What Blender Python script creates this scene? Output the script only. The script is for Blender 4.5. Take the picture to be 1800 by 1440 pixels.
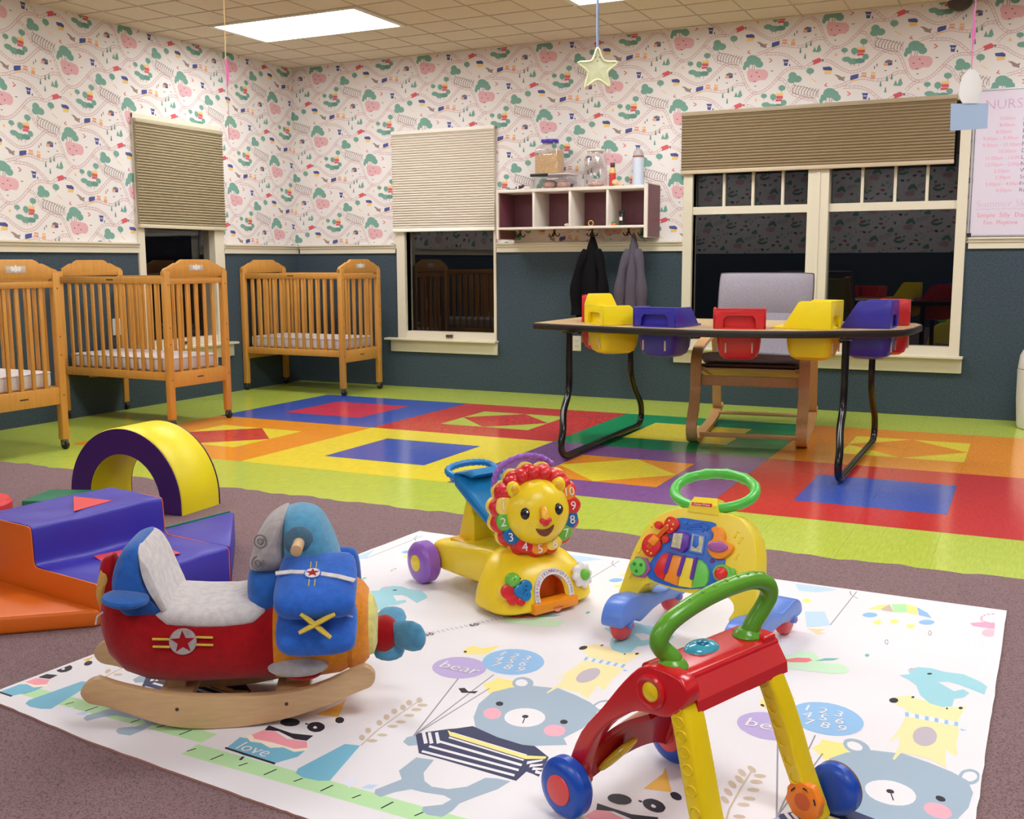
import bpy, bmesh, math, random
from mathutils import Vector, Matrix
for o in list(bpy.data.objects): bpy.data.objects.remove(o)
SC = bpy.context.scene
COL = SC.collection
PI = math.pi
random.seed(7)

# ---------------------------------------------------------------- camera
cam = bpy.data.cameras.new('camera'); camo = bpy.data.objects.new('camera', cam); COL.objects.link(camo)
cam.sensor_width = 36.0; cam.sensor_fit = 'HORIZONTAL'; cam.lens = 36.97; cam.clip_start = 0.05; cam.clip_end = 60
_yaw, _pit, _rol = .45591, -.14043, -.00379
_f = Vector((-math.sin(_yaw)*math.cos(_pit), math.cos(_yaw)*math.cos(_pit), math.sin(_pit)))
_r = Vector((math.cos(_yaw), math.sin(_yaw), 0)); _u = _r.cross(_f)
_rx = _r*math.cos(_rol) + _u*math.sin(_rol); _uy = -_r*math.sin(_rol) + _u*math.cos(_rol)
_m = Matrix((_rx, _uy, -_f)).transposed().to_4x4(); _m.translation = Vector((5.6188, -7.32502, 1.01752))
camo.matrix_world = _m
SC.camera = camo

# ---------------------------------------------------------------- world (night outside) and exposure
w = bpy.data.worlds.new('night'); SC.world = w; w.use_nodes = True
w.node_tree.nodes['Background'].inputs[0].default_value = (.02, .022, .03, 1)
w.node_tree.nodes['Background'].inputs[1].default_value = .15
SC.view_settings.view_transform = 'Standard'; SC.view_settings.look = 'None'
SC.view_settings.gamma = 1; SC.view_settings.use_curve_mapping = False
SC.view_settings.exposure = 0.0
LAMP_STRENGTH = 17.3          # fluorescent ceiling panels (built in the lamp builder below)
LAMP_COLOR = (.97, 1.0, 1.0)
H = 2.602                      # ceiling height
RX, RY = 7.9, -9.6             # room extents (left wall x=0, back wall y=0)

# ---------------------------------------------------------------- materials
def lin(c):
    c = c/255.0
    return c/12.92 if c <= .04045 else ((c+.055)/1.055)**2.4
def rgb(r, g, b): return (lin(r), lin(g), lin(b), 1)
MATS = {}
def mat(name, col, rough=.5, spec=.5, noise=0, nscale=40, bump=0, bscale=200, metal=0, coat=0, sheen=0, stretch=None, emit=None, trans=0):
    if name in MATS: return MATS[name]
    m = bpy.data.materials.new(name); m.use_nodes = True; MATS[name] = m
    nt = m.node_tree; b = nt.nodes['Principled BSDF']
    c = rgb(*col)
    b.inputs['Base Color'].default_value = c
    b.inputs['Roughness'].default_value = rough
    b.inputs['Specular IOR Level'].default_value = spec
    b.inputs['Metallic'].default_value = metal
    b.inputs['Coat Weight'].default_value = coat
    if sheen: b.inputs['Sheen Weight'].default_value = sheen; b.inputs['Sheen Roughness'].default_value = .5
    if trans: b.inputs['Transmission Weight'].default_value = trans
    if emit: b.inputs['Emission Color'].default_value = c; b.inputs['Emission Strength'].default_value = emit
    if noise or bump:
        tc = nt.nodes.new('ShaderNodeTexCoord'); mp = nt.nodes.new('ShaderNodeMapping')
        nt.links.new(tc.outputs['Object'], mp.inputs[0])
        if stretch: mp.inputs['Scale'].default_value = stretch
    if noise:
        n = nt.nodes.new('ShaderNodeTexNoise'); n.inputs['Scale'].default_value = nscale; n.inputs['Detail'].default_value = 5
        nt.links.new(mp.outputs[0], n.inputs['Vector'])
        mx = nt.nodes.new('ShaderNodeMix'); mx.data_type = 'RGBA'
        mr = nt.nodes.new('ShaderNodeMapRange'); mr.inputs[1].default_value = .3; mr.inputs[2].default_value = .7
        nt.links.new(n.outputs['Fac'], mr.inputs[0]); nt.links.new(mr.outputs[0], mx.inputs[0])
        mx.inputs[6].default_value = tuple(max(0, v*(1-noise)) for v in c[:3])+(1,)
        mx.inputs[7].default_value = tuple(min(1, v*(1+noise)) for v in c[:3])+(1,)
        nt.links.new(mx.outputs[2], b.inputs['Base Color'])
    if bump:
        n2 = nt.nodes.new('ShaderNodeTexNoise'); n2.inputs['Scale'].default_value = bscale; n2.inputs['Detail'].default_value = 3
        nt.links.new(mp.outputs[0], n2.inputs['Vector'])
        bp = nt.nodes.new('ShaderNodeBump'); bp.inputs['Strength'].default_value = bump; bp.inputs['Distance'].default_value = .004
        nt.links.new(n2.outputs['Fac'], bp.inputs['Height']); nt.links.new(bp.outputs[0], b.inputs['Normal'])
    return m
def plastic(name, col, rough=.28, coat=0): return mat(name, col, rough=rough, spec=.5, coat=coat)
def plush(name, col): return mat(name, col, rough=.95, spec=.1, noise=.12, nscale=60, bump=.35, bscale=260, sheen=.25)
def glassy(name, tint=(1, 1, 1), refl=1.0, rough=0.0, ior=1.5):
    if name in MATS: return MATS[name]
    m = bpy.data.materials.new(name); m.use_nodes = True; MATS[name] = m
    nt = m.node_tree; nt.nodes.clear()
    o = nt.nodes.new('ShaderNodeOutputMaterial'); mx = nt.nodes.new('ShaderNodeMixShader')
    t = nt.nodes.new('ShaderNodeBsdfTransparent'); g = nt.nodes.new('ShaderNodeBsdfGlossy'); fr = nt.nodes.new('ShaderNodeLayerWeight')
    t.inputs[0].default_value = (*tint, 1); g.inputs['Roughness'].default_value = rough; g.inputs[0].default_value = (refl, refl, refl, 1)
    fr.inputs[0].default_value = .5
    f0 = ((ior-1)/(ior+1))**2*2
    pw = nt.nodes.new('ShaderNodeMath'); pw.operation = 'POWER'; pw.inputs[1].default_value = 5; nt.links.new(fr.outputs['Facing'], pw.inputs[0])
    mr = nt.nodes.new('ShaderNodeMapRange'); mr.inputs[3].default_value = f0; mr.inputs[4].default_value = .9; nt.links.new(pw.outputs[0], mr.inputs[0])
    nt.links.new(mr.outputs[0], mx.inputs[0]); nt.links.new(t.outputs[0], mx.inputs[1]); nt.links.new(g.outputs[0], mx.inputs[2])
    nt.links.new(mx.outputs[0], o.inputs[0])
    return m

# ---------------------------------------------------------------- object helpers
def tag(o, label=None, cat=None, group=None, kind=None):
    if label: o['label'] = label
    if cat: o['category'] = cat
    if group: o['group'] = group
    if kind: o['kind'] = kind
    return o
def thing(name, label, cat, loc=(0, 0, 0), rz=0, group=None):
    o = bpy.data.objects.new(name, None); COL.objects.link(o); o.empty_display_size = .1
    o.location = loc; o.rotation_euler = (0, 0, math.radians(rz))
    return tag(o, label, cat, group)
class B:
    """collects shapes into one mesh object"""
    def __init__(s): s.v = []; s.f = []; s.mi = []; s.mats = []; s.cur = 0; s.T = Matrix.Identity(4)
    def m(s, mt):
        if mt not in s.mats: s.mats.append(mt)
        s.cur = s.mats.index(mt); return s
    def at(s, T=None): s.T = T or Matrix.Identity(4); return s
    def add(s, vs, fs):
        n = len(s.v); s.v += [s.T @ Vector(p) for p in vs]
        s.f += [[n+i for i in f] for f in fs]; s.mi += [s.cur]*len(fs); return s
    def box(s, x0, y0, z0, x1, y1, z1):
        return s.add([(x0,y0,z0),(x1,y0,z0),(x1,y1,z0),(x0,y1,z0),(x0,y0,z1),(x1,y0,z1),(x1,y1,z1),(x0,y1,z1)],
                     [(0,3,2,1),(4,5,6,7),(0,1,5,4),(1,2,6,5),(2,3,7,6),(3,0,4,7)])
    def rbox(s, x0, y0, z0, x1, y1, z1, r=.01, seg=2):
        bm = bmesh.new(); bmesh.ops.create_cube(bm, size=1)
        for v in bm.verts: v.co = Vector(((x0+x1)/2+v.co.x*(x1-x0), (y0+y1)/2+v.co.y*(y1-y0), (z0+z1)/2+v.co.z*(z1-z0)))
        bmesh.ops.bevel(bm, geom=bm.edges[:], offset=r, segments=seg, affect='EDGES', profile=.5)
        return s.bm(bm)
    def bm(s, bm):
        bm.verts.index_update(); s.add([v.co.copy() for v in bm.verts], [[v.index for v in f.verts] for f in bm.faces]); bm.free(); return s
    def loft(s, rings, cap=True, close=False):
        n = len(rings[0]); vs = [p for r in rings for p in r]; fs = []
        k = len(rings)
        for i in range(k if close else k-1):
            a, b = i*n, ((i+1) % k)*n
            for j in range(n):
                j2 = (j+1) % n; fs.append((a+j, a+j2, b+j2, b+j))
        if cap and not close:
            fs.append(tuple(range(n))[::-1]); fs.append(tuple((k-1)*n+j for j in range(n)))
        return s.add(vs, fs)
    def tube(s, pts, r, seg=12, closed=False, flat=None, up=None):
        pts = [Vector(p) for p in pts]; n = len(pts)
        rs = r if isinstance(r, (list, tuple)) else [r]*n
        rings = []; prev = None
        for i, p in enumerate(pts):
            if closed: t = pts[(i+1) % n]-pts[i-1]
            else: t = pts[min(i+1, n-1)]-pts[max(i-1, 0)]
            t.normalize()
            if up is not None: a = Vector(up)
            else: a = prev if prev is not None else (Vector((0, 0, 1)) if abs(t.z) < .9 else Vector((1, 0, 0)))
            u = a-t*a.dot(t)
            if u.length < 1e-5: u = t.orthogonal()
            u.normalize(); prev = u; w_ = t.cross(u)
            fu, fw = flat if flat and len(flat) == 2 else (1, 1)
            if flat and flat[0] == 'rect':
                hu, hw = flat[1], flat[2]
                rings.append([p+u*a_*hu+w_*b_*hw for a_, b_ in ((1, 1), (1, -1), (-1, -1), (-1, 1))])
            else:
                rings.append([p+u*math.cos(2*PI*j/seg)*rs[i]*fu+w_*math.sin(2*PI*j/seg)*rs[i]*fw for j in range(seg)])
        return s.loft(rings, close=closed)
    def lathe(s, prof, o=(0, 0, 0), ax=(0, 0, 1), seg=32, cap=True):
        ax = Vector(ax).normalized(); u = ax.orthogonal().normalized(); w_ = ax.cross(u); o = Vector(o)
        return s.loft([[o+ax*h+(u*math.cos(2*PI*j/seg)+w_*math.sin(2*PI*j/seg))*max(r, 1e-4) for j in range(seg)] for r, h in prof], cap=cap)
    def cyl(s, o, ax, r, h, seg=24, b=0):
        if b: return s.lathe([(r-b, 0), (r-b*.3, b*.3), (r, b), (r, h-b), (r-b*.3, h-b*.3), (r-b, h)], o, ax, seg)
        return s.lathe([(r, 0), (r, h)], o, ax, seg)
    def ball(s, c, r, seg=20, rings=12, T=None):
        rx, ry, rz = r if isinstance(r, (tuple, list)) else (r, r, r); c = Vector(c)
        T = T or Matrix.Identity(3)
        return s.loft([[c+T@Vector((rx*math.sin(a)*math.cos(2*PI*j/seg), ry*math.sin(a)*math.sin(2*PI*j/seg), -rz*math.cos(a))) for j in range(seg)]
                       for a in [max(.02, min(PI-.02, PI*i/rings)) for i in range(rings+1)]])
    def prism(s, poly, o=(0, 0, 0), U=(1, 0, 0), V=(0, 1, 0), h=.01, bev=0, seg=2):
        o, U, V = Vector(o), Vector(U), Vector(V); N = U.cross(V).normalized()
        n = len(poly); A = [o+U*x+V*y for x, y in poly]
        area = sum(poly[i][0]*poly[(i+1) % n][1]-poly[(i+1) % n][0]*poly[i][1] for i in range(n))
        if area < 0: A.reverse()
        vs = A+[a+N*h for a in A]
        fs = [tuple(range(n))[::-1], tuple(range(n, 2*n))]+[(i, (i+1) % n, n+(i+1) % n, n+i) for i in range(n)]
        if not bev: return s.add(vs, fs)
        bm = bmesh.new(); bv = [bm.verts.new(v) for v in vs]
        for f in fs: bm.faces.new([bv[i] for i in f])
        bmesh.ops.recalc_face_normals(bm, faces=bm.faces[:])
        es = [e for e in bm.edges if len(e.link_faces) == 2 and e.calc_face_angle(0) > .6]
        bmesh.ops.bevel(bm, geom=es, offset=bev, segments=seg, affect='EDGES', profile=.5, clamp_overlap=True)
        return s.bm(bm)
    def flat(s, poly, o=(0, 0, 0), U=(1, 0, 0), V=(0, 1, 0), off=0):
        o, U, V = Vector(o), Vector(U), Vector(V); N = U.cross(V).normalized()
        A = [o+U*x+V*y+N*off for x, y in poly]; n = len(A)
        area = sum(poly[i][0]*poly[(i+1) % n][1]-poly[(i+1) % n][0]*poly[i][1] for i in range(n))
        if area < 0: A.reverse()
        return s.add(A, [tuple(range(n))])
    def puff(s, poly, o=(0, 0, 0), U=(1, 0, 0), V=(0, 0, 1), half=.05, p=2.5, n=9, one=False, cen=None):
        """inflated cushion of an outline; thickness along U x V"""
        o, U, V = Vector(o), Vector(U), Vector(V); N = U.cross(V).normalized()
        cx, cy = cen or (sum(a for a, b in poly)/len(poly), sum(b for a, b in poly)/len(poly))
        rings = []
        for i in range(n):
            a = (-PI/2+PI*i/(n-1)) if not one else (PI/2*i/(n-1))
            t = math.sin(a); sc = max(.015, (1-abs(t)**p)**(1/p)) if abs(t) < .9999 else .015
            rings.append([o+U*(cx+(x-cx)*sc)+V*(cy+(y-cy)*sc)+N*half*t for x, y in poly])
        return s.loft(rings)
    def text(s, body, size, o=(0, 0, 0), U=(1, 0, 0), V=(0, 1, 0), depth=.0004, cx=True, thin=0):
        cu = bpy.data.curves.new('t', 'FONT'); cu.body = body; cu.size = size; cu.align_x = 'CENTER' if cx else 'LEFT'; cu.align_y = 'CENTER'
        cu.resolution_u = 2; cu.extrude = depth; cu.offset = -thin
        ob = bpy.data.objects.new('t', cu); COL.objects.link(ob)
        dg = bpy.context.evaluated_depsgraph_get(); me = bpy.data.meshes.new_from_object(ob.evaluated_get(dg))
        o, U, V = Vector(o), Vector(U).normalized(), Vector(V).normalized(); N = U.cross(V)
        s.add([o+U*v.co.x+V*v.co.y+N*v.co.z for v in me.vertices], [list(p.vertices) for p in me.polygons])
        bpy.data.objects.remove(ob); bpy.data.curves.remove(cu); bpy.data.meshes.remove(me); return s
    def go(s, name, parent=None, label=None, smooth=True, ang=35, sub=0, fix=True, cat=None, group=None, kind=None):
        me = bpy.data.meshes.new(name); me.from_pydata([tuple(v) for v in s.v], [], s.f)
        for m_ in s.mats: me.materials.append(m_)
        me.polygons.foreach_set('material_index', s.mi)
        if fix:
            bm = bmesh.new(); bm.from_mesh(me); bmesh.ops.recalc_face_normals(bm, faces=bm.faces[:]); bm.to_mesh(me); bm.free()
        if smooth:
            me.polygons.foreach_set('use_smooth', [True]*len(me.polygons))
            try: me.set_sharp_from_angle(angle=math.radians(ang))
            except Exception: pass
        me.update()
        o = bpy.data.objects.new(name, me); COL.objects.link(o)
        if sub:
            md = o.modifiers.new('sub', 'SUBSURF'); md.levels = sub; md.render_levels = sub
        if parent: o.parent = parent
        return tag(o, label, cat, group, kind)
def spl(pts, n=6, closed=False):
    """Catmull-Rom through points"""
    P = [Vector(p) for p in pts]; N = len(P); out = []
    for i in range(N if closed else N-1):
        if closed: a, b, c, d = P[i-1], P[i], P[(i+1) % N], P[(i+2) % N]
        else: a, b, c, d = P[max(i-1, 0)], P[i], P[i+1], P[min(i+2, N-1)]
        for k in range(n):
            t = k/n
            out.append(.5*((2*b)+(c-a)*t+(2*a-5*b+4*c-d)*t*t+(3*b-a-3*c+d)*t**3))
    if not closed: out.append(P[-1])
    return [tuple(p) for p in out]
def ell(cx, cy, rx, ry, n=28, rot=0):
    c, s = math.cos(rot), math.sin(rot)
    return [(cx+rx*math.cos(t)*c-ry*math.sin(t)*s, cy+rx*math.cos(t)*s+ry*math.sin(t)*c) for t in [2*PI*i/n for i in range(n)]]
def star(cx, cy, R, r=None, n=5, rot=PI/2):
    r = r or R*.4
    return [(cx+(R if i % 2 == 0 else r)*math.cos(rot+PI*i/n), cy+(R if i % 2 == 0 else r)*math.sin(rot+PI*i/n)) for i in range(2*n)]
def sring(c, U, V, ru, rv, n=24, p=2.5):
    c, U, V = Vector(c), Vector(U), Vector(V); out = []
    for j in range(n):
        t = 2*PI*j/n; a, b = math.cos(t), math.sin(t)
        out.append(c+U*ru*math.copysign(abs(a)**(2/p), a)+V*rv*math.copysign(abs(b)**(2/p), b))
    return out
def rrect(x0, y0, x1, y1, r, n=5):
    out = []
    for cx, cy, a in ((x1-r, y1-r, 0), (x0+r, y1-r, PI/2), (x0+r, y0+r, PI), (x1-r, y0+r, 3*PI/2)):
        out += [(cx+r*math.cos(a+PI/2*i/n), cy+r*math.sin(a+PI/2*i/n)) for i in range(n+1)]
    return out

# ================================================================ SETTING
def vinyl(name, col):
    if name in MATS: return MATS[name]
    m = mat(name, col, rough=.16, spec=.5, noise=.10, nscale=5, stretch=(22, 3, 3))
    nt = m.node_tree; b = nt.nodes['Principled BSDF']
    # faint joints between the 12 inch tiles
    tc = nt.nodes.new('ShaderNodeTexCoord'); br = nt.nodes.new('ShaderNodeTexBrick'); mp = nt.nodes.new('ShaderNodeMapping')
    mp.inputs['Location'].default_value = (-.796, .718, 0)
    br.offset = 0; br.inputs['Scale'].default_value = 1; br.inputs['Brick Width'].default_value = .305; br.inputs['Row Height'].default_value = .305
    br.inputs['Mortar Size'].default_value = .0009; br.inputs['Mortar Smooth'].default_value = .2
    br.inputs['Color1'].default_value = br.inputs['Color2'].default_value = (1, 1, 1, 1); br.inputs['Mortar'].default_value = (.72, .72, .72, 1)
    nt.links.new(tc.outputs['Object'], mp.inputs[0]); nt.links.new(mp.outputs[0], br.inputs['Vector'])
    mul = nt.nodes.new('ShaderNodeMix'); mul.data_type = 'RGBA'; mul.blend_type = 'MULTIPLY'; mul.inputs[0].default_value = 1
    src = b.inputs['Base Color'].links[0].from_socket
    nt.links.new(src, mul.inputs[6]); nt.links.new(br.outputs['Color'], mul.inputs[7]); nt.links.new(mul.outputs[2], b.inputs['Base Color'])
    return m
VIN = {k: vinyl('vinyl_'+k, c) for k, c in dict(lime=(188, 203, 80), blue=(66, 92, 184), red=(204, 56, 56), orange=(238, 150, 42), yellow=(238, 218, 62),
       green=(12, 150, 92), purple=(134, 88, 148), pink=(214, 62, 92)).items()}
fl = B()
fl.m(VIN['lime']).flat([(0, -3.72), (RX, -3.72), (RX, 0), (0, 0)])
XA, YB, T4 = .796, -.718, 1.22
rows = [[('blue', 'pink', None), ('red', 'lime', 'red'), ('green', 'yellow', None), ('orange', 'yellow', 'orange'), ('blue', 'red', None)],
        [('orange', 'yellow', 'red'), ('yellow', 'blue', None), ('purple', 'orange', 'yellow'), ('red', 'blue', None), ('red', 'yellow', 'red')]]
for j, row in enumerate(rows):
    for i, (a, b_, d) in enumerate(row):
        x, y = XA+T4*i, YB-T4*j
        fl.m(VIN[a]).flat([(x, y-T4), (x+T4, y-T4), (x+T4, y), (x, y)], off=.0003)
        q = T4/4
        fl.m(VIN[b_]).flat([(x+q, y-3*q), (x+3*q, y-3*q), (x+3*q, y-q), (x+q, y-q)], off=.0006)
        if d: fl.m(VIN[d]).flat([(x+2*q, y-3*q), (x+3*q, y-2*q), (x+2*q, y-q), (x+q, y-2*q)], off=.0009)
fl.go('floor', smooth=False, fix=False, kind='structure')

def carpet_mat():
    m = mat('carpet_pile', (125, 100, 102), rough=1, spec=.05, bump=1.0, bscale=260)
    nt = m.node_tree; b = nt.nodes['Principled BSDF']
    tc = nt.nodes.new('ShaderNodeTexCoord'); v = nt.nodes.new('ShaderNodeTexVoronoi'); v.inputs['Scale'].default_value = 400
    n = nt.nodes.new('ShaderNodeTexNoise'); n.inputs['Scale'].default_value = 650; n.inputs['Detail'].default_value = 2
    nt.links.new(tc.outputs['Object'], v.inputs['Vector']); nt.links.new(tc.outputs['Object'], n.inputs['Vector'])
    sp = nt.nodes.new('ShaderNodeSeparateColor'); nt.links.new(v.outputs['Color'], sp.inputs[0])
    ad = nt.nodes.new('ShaderNodeMath'); ad.operation = 'ADD'; nt.links.new(sp.outputs[0], ad.inputs[0]); nt.links.new(n.outputs['Fac'], ad.inputs[1])
    cr = nt.nodes.new('ShaderNodeValToRGB'); cr.color_ramp.elements[0].position = .35; cr.color_ramp.elements[1].position = 1.15/1.2
    cr.color_ramp.elements[0].color = rgb(84, 67, 69); cr.color_ramp.elements[1].color = rgb(146, 120, 122)
    e = cr.color_ramp.elements.new(.6); e.color = rgb(114, 91, 94)
    nt.links.new(ad.outputs[0], cr.inputs[0]); nt.links.new(cr.outputs[0], b.inputs['Base Color'])
    return m
cp = B().m(carpet_mat())
N_ = 160
edge = [(RX*i/N_, -3.70+.010*math.sin(i*.9)+.008*math.sin(i*2.3+1)+random.uniform(-.004, .004)) for i in range(N_+1)]
top = [(x, y, .006) for x, y in edge]; bot = [(x, y+.004, 0) for x, y in edge]
cp.add([(0, RY, .006)]+top+[(RX, RY, .006)], [[0]+list(range(N_+2, 0, -1))])
cp.add(top+bot, [(i, i+1, N_+2+i, N_+1+i) for i in range(N_)])
cp.go('floor_carpet', smooth=False, kind='structure')

# ---- wallpaper print: one repeat, drawn on the wall in metres around the pink hill; repeats on a half-drop lattice
WPX = lambda x, y: ((x-985)/1310, -((y-510)+.0766*(x-985))/1291)
WC = {k: mat('print_'+k, c, rough=.8, spec=.2) for k, c in dict(track=(202, 160, 162), green=(122, 166, 152), dgreen=(108, 150, 140), pink=(226, 176, 182), brown=(158, 138, 132),
      blue=(84, 92, 150), red=(214, 100, 108), yellow=(240, 200, 120), orange=(232, 168, 138), grey=(120, 118, 126), white=(238, 226, 226)).items()}
PRINT = []
def pe(k, x, y, rx, ry, n=10): PRINT.append((k, [WPX(*p) for p in ell(x, y, rx, ry, n)][::-1]))
def pp(k, *pts): PRINT.append((k, [WPX(*p) for p in pts]))
def pl(k, pts, wd=5):
    for a, b_ in zip(pts, pts[1:]):
        dx, dy = b_[0]-a[0], b_[1]-a[1]; L_ = math.hypot(dx, dy) or 1; ox, oy = -dy/L_*wd/2, dx/L_*wd/2
        PRINT.append((k, [WPX(a[0]+ox, a[1]+oy), WPX(b_[0]+ox, b_[1]+oy), WPX(b_[0]-ox, b_[1]-oy), WPX(a[0]-ox, a[1]-oy)]))
def track(pts, ties=True):
    S = [(p[0], p[1]) for p in spl([(x, y, 0) for x, y in pts], 4)]
    off = []
    for sgn in (-10, 10):
        o = []
        for i, p in enumerate(S):
            a, b_ = S[max(i-1, 0)], S[min(i+1, len(S)-1)]; dx, dy = b_[0]-a[0], b_[1]-a[1]; L_ = math.hypot(dx, dy) or 1
            o.append((p[0]-dy/L_*sgn, p[1]+dx/L_*sgn))
        pl('track', o, 3.6); off.append(o)
    if ties:
        acc = 0
        for i in range(1, len(S)):
            acc += math.hypot(S[i][0]-S[i-1][0], S[i][1]-S[i-1][1])
            if acc > 20: acc = 0; pl('track', [off[0][i], off[1][i]], 3)
track([(785, 425), (820, 440), (850, 492), (890, 582), (940, 640), (1010, 652), (1090, 610), (1170, 530), (1230, 470), (1300, 442), (1400, 440), (1460, 405), (1550, 383), (1620, 395), (1700, 445), (1790, 478), (1890, 450), (1965, 385), (2045, 315), (2105, 300), (2150, 320)])
track([(1165, 530), (1225, 548), (1265, 608), (1305, 660), (1365, 680), (1455, 708)])
track([(975, 330), (1050, 308), (1110, 280), (1200, 252), (1300, 265), (1370, 266), (1430, 242), (1490, 205), (1560, 205)])
track([(1050, 328), (1180, 325), (1270, 355), (1330, 400), (1380, 440)])
track([(885, 730), (955, 665), (1010, 652)])
pp('pink', (895, 478), (905, 462), (925, 450), (960, 455), (1000, 452), (1060, 458), (1085, 480), (1080, 520), (1060, 545), (1010, 545), (985, 560), (950, 565), (920, 550), (905, 515))
pe('pink', 1045, 500, 42, 44); pe('pink', 945, 520, 40, 45)
for x, y in ((940, 512), (1008, 516), (985, 480), (968, 556)): pe('grey', x, y, 9, 5, 6)
pe('grey', 1118, 468, 14, 4, 6); pe('grey', 975, 596, 11, 4, 6)
pe('green', 945, 375, 55, 42); pe('green', 895, 412, 28, 28); pe('green', 1005, 412, 36, 30); pe('green', 985, 380, 36, 26); pe('green', 875, 440, 16, 22)
for x in (920, 950, 968): pl('brown', [(x, 410), (x-6, 455)], 5)
for dx in (1, ): pl('red', [(1090, 362), (1118, 380), (1092, 396)], 7); pl('red', [(918, 295), (900, 315), (925, 320)], 7)
pp('blue', (1212, 373), (1262, 373), (1262, 385), (1212, 385)); pp('blue', (1220, 385), (1256, 385), (1252, 425), (1222, 425)); pe('blue', 1272, 420, 6, 10, 6); pp('white', (1228, 393), (1248, 393), (1248, 400), (1228, 400))
pp('red', (1460, 385), (1520, 360), (1545, 378), (1530, 398), (1470, 420), (1475, 400)); pe('grey', 1552, 382, 10, 8, 6)
pe('green', 1448, 468, 34, 26); pl('brown', [(1448, 485), (1446, 508)], 5)
pe('green', 1300, 510, 36, 34); pe('green', 1340, 535, 40, 30); pe('green', 1290, 545, 34, 26); pl('brown', [(1312, 560), (1316, 585)], 5)
for i in range(9):
    x = 1300+i*25; pl('brown', [(x+30, 585+i*4), (x+6, 620+i*4), (x+4, 658+i*3)], 6)
pl('brown', [(1300, 585), (1400, 600), (1520, 640), (1522, 690)], 4); pl('brown', [(1296, 592), (1310, 650), (1400, 680), (1500, 692)], 4)
pe('green', 1210, 610, 32, 24); pl('brown', [(1210, 620), (1206, 650)], 5)
pp('blue', (1552, 438), (1610, 432), (1632, 445), (1630, 465), (1560, 462)); pp('yellow', (1572, 465), (1630, 465), (1625, 490), (1570, 494))
pp('brown', (1650, 498), (1680, 500), (1720, 520), (1745, 512), (1735, 535), (1740, 552), (1690, 540), (1680, 520))
pp('blue', (440, 610), (480, 600), (505, 595), (500, 630), (440, 650), (435, 630)); pp('orange', (526, 585), (568, 585), (568, 598), (526, 598)); pp('orange', (526, 604), (568, 604), (568, 620), (526, 620))
pp('yellow', (606, 583), (640, 583), (636, 600), (606, 600)); pp('orange', (602, 606), (640, 606), (634, 636), (606, 636)); pp('yellow', (450, 650), (495, 640), (495, 650), (455, 662))
pe('green', 380, 404, 28, 20); pl('brown', [(380, 415), (378, 438)], 4)
pe('green', 462, 412, 28, 28); pl('brown', [(462, 430), (464, 452)], 4); pp('yellow', (488, 380), (548, 380), (548, 402), (488, 402)); pp('red', (490, 402), (545, 402), (548, 425), (490, 428)); pp('red', (484, 432), (540, 428), (540, 446), (484, 450))
pe('green', 400, 478, 40, 22); pe('green', 455, 495, 45, 26); pe('dgreen', 510, 490, 42, 22); pe('green', 555, 458, 26, 24)
for x in (432, 462, 500): pl('brown', [(x, 505), (x+4, 535)], 4)
pp('grey', (712, 495), (740, 482), (775, 492), (770, 505), (712, 508)); pp('orange', (702, 510), (738, 508), (738, 530), (704, 532)); pp('blue', (738, 508), (772, 506), (770, 526), (738, 530)); pe('red', 797, 492, 7, 7, 6)
for x, y, h in ((805, 690, 45), (835, 692, 60), (845, 680, 55)): pp('green', (x-18, y), (x, y-h), (x+18, y))
for x, y in ((735, 655), (772, 640), (685, 698), (726, 745)): pp('dgreen', (x-9, y), (x-3, y-42), (x+3, y-42), (x+9, y))
for x, y in ((630, 545), (650, 525)): pe('grey', x, y, 5, 14, 6)
pe('yellow', 310, 440, 10, 14, 6); pl('yellow', [(780, 255), (830, 285)], 5); pe('grey', 720, 570, 12, 4, 6); pe('grey', 810, 550, 10, 4, 6)

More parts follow.
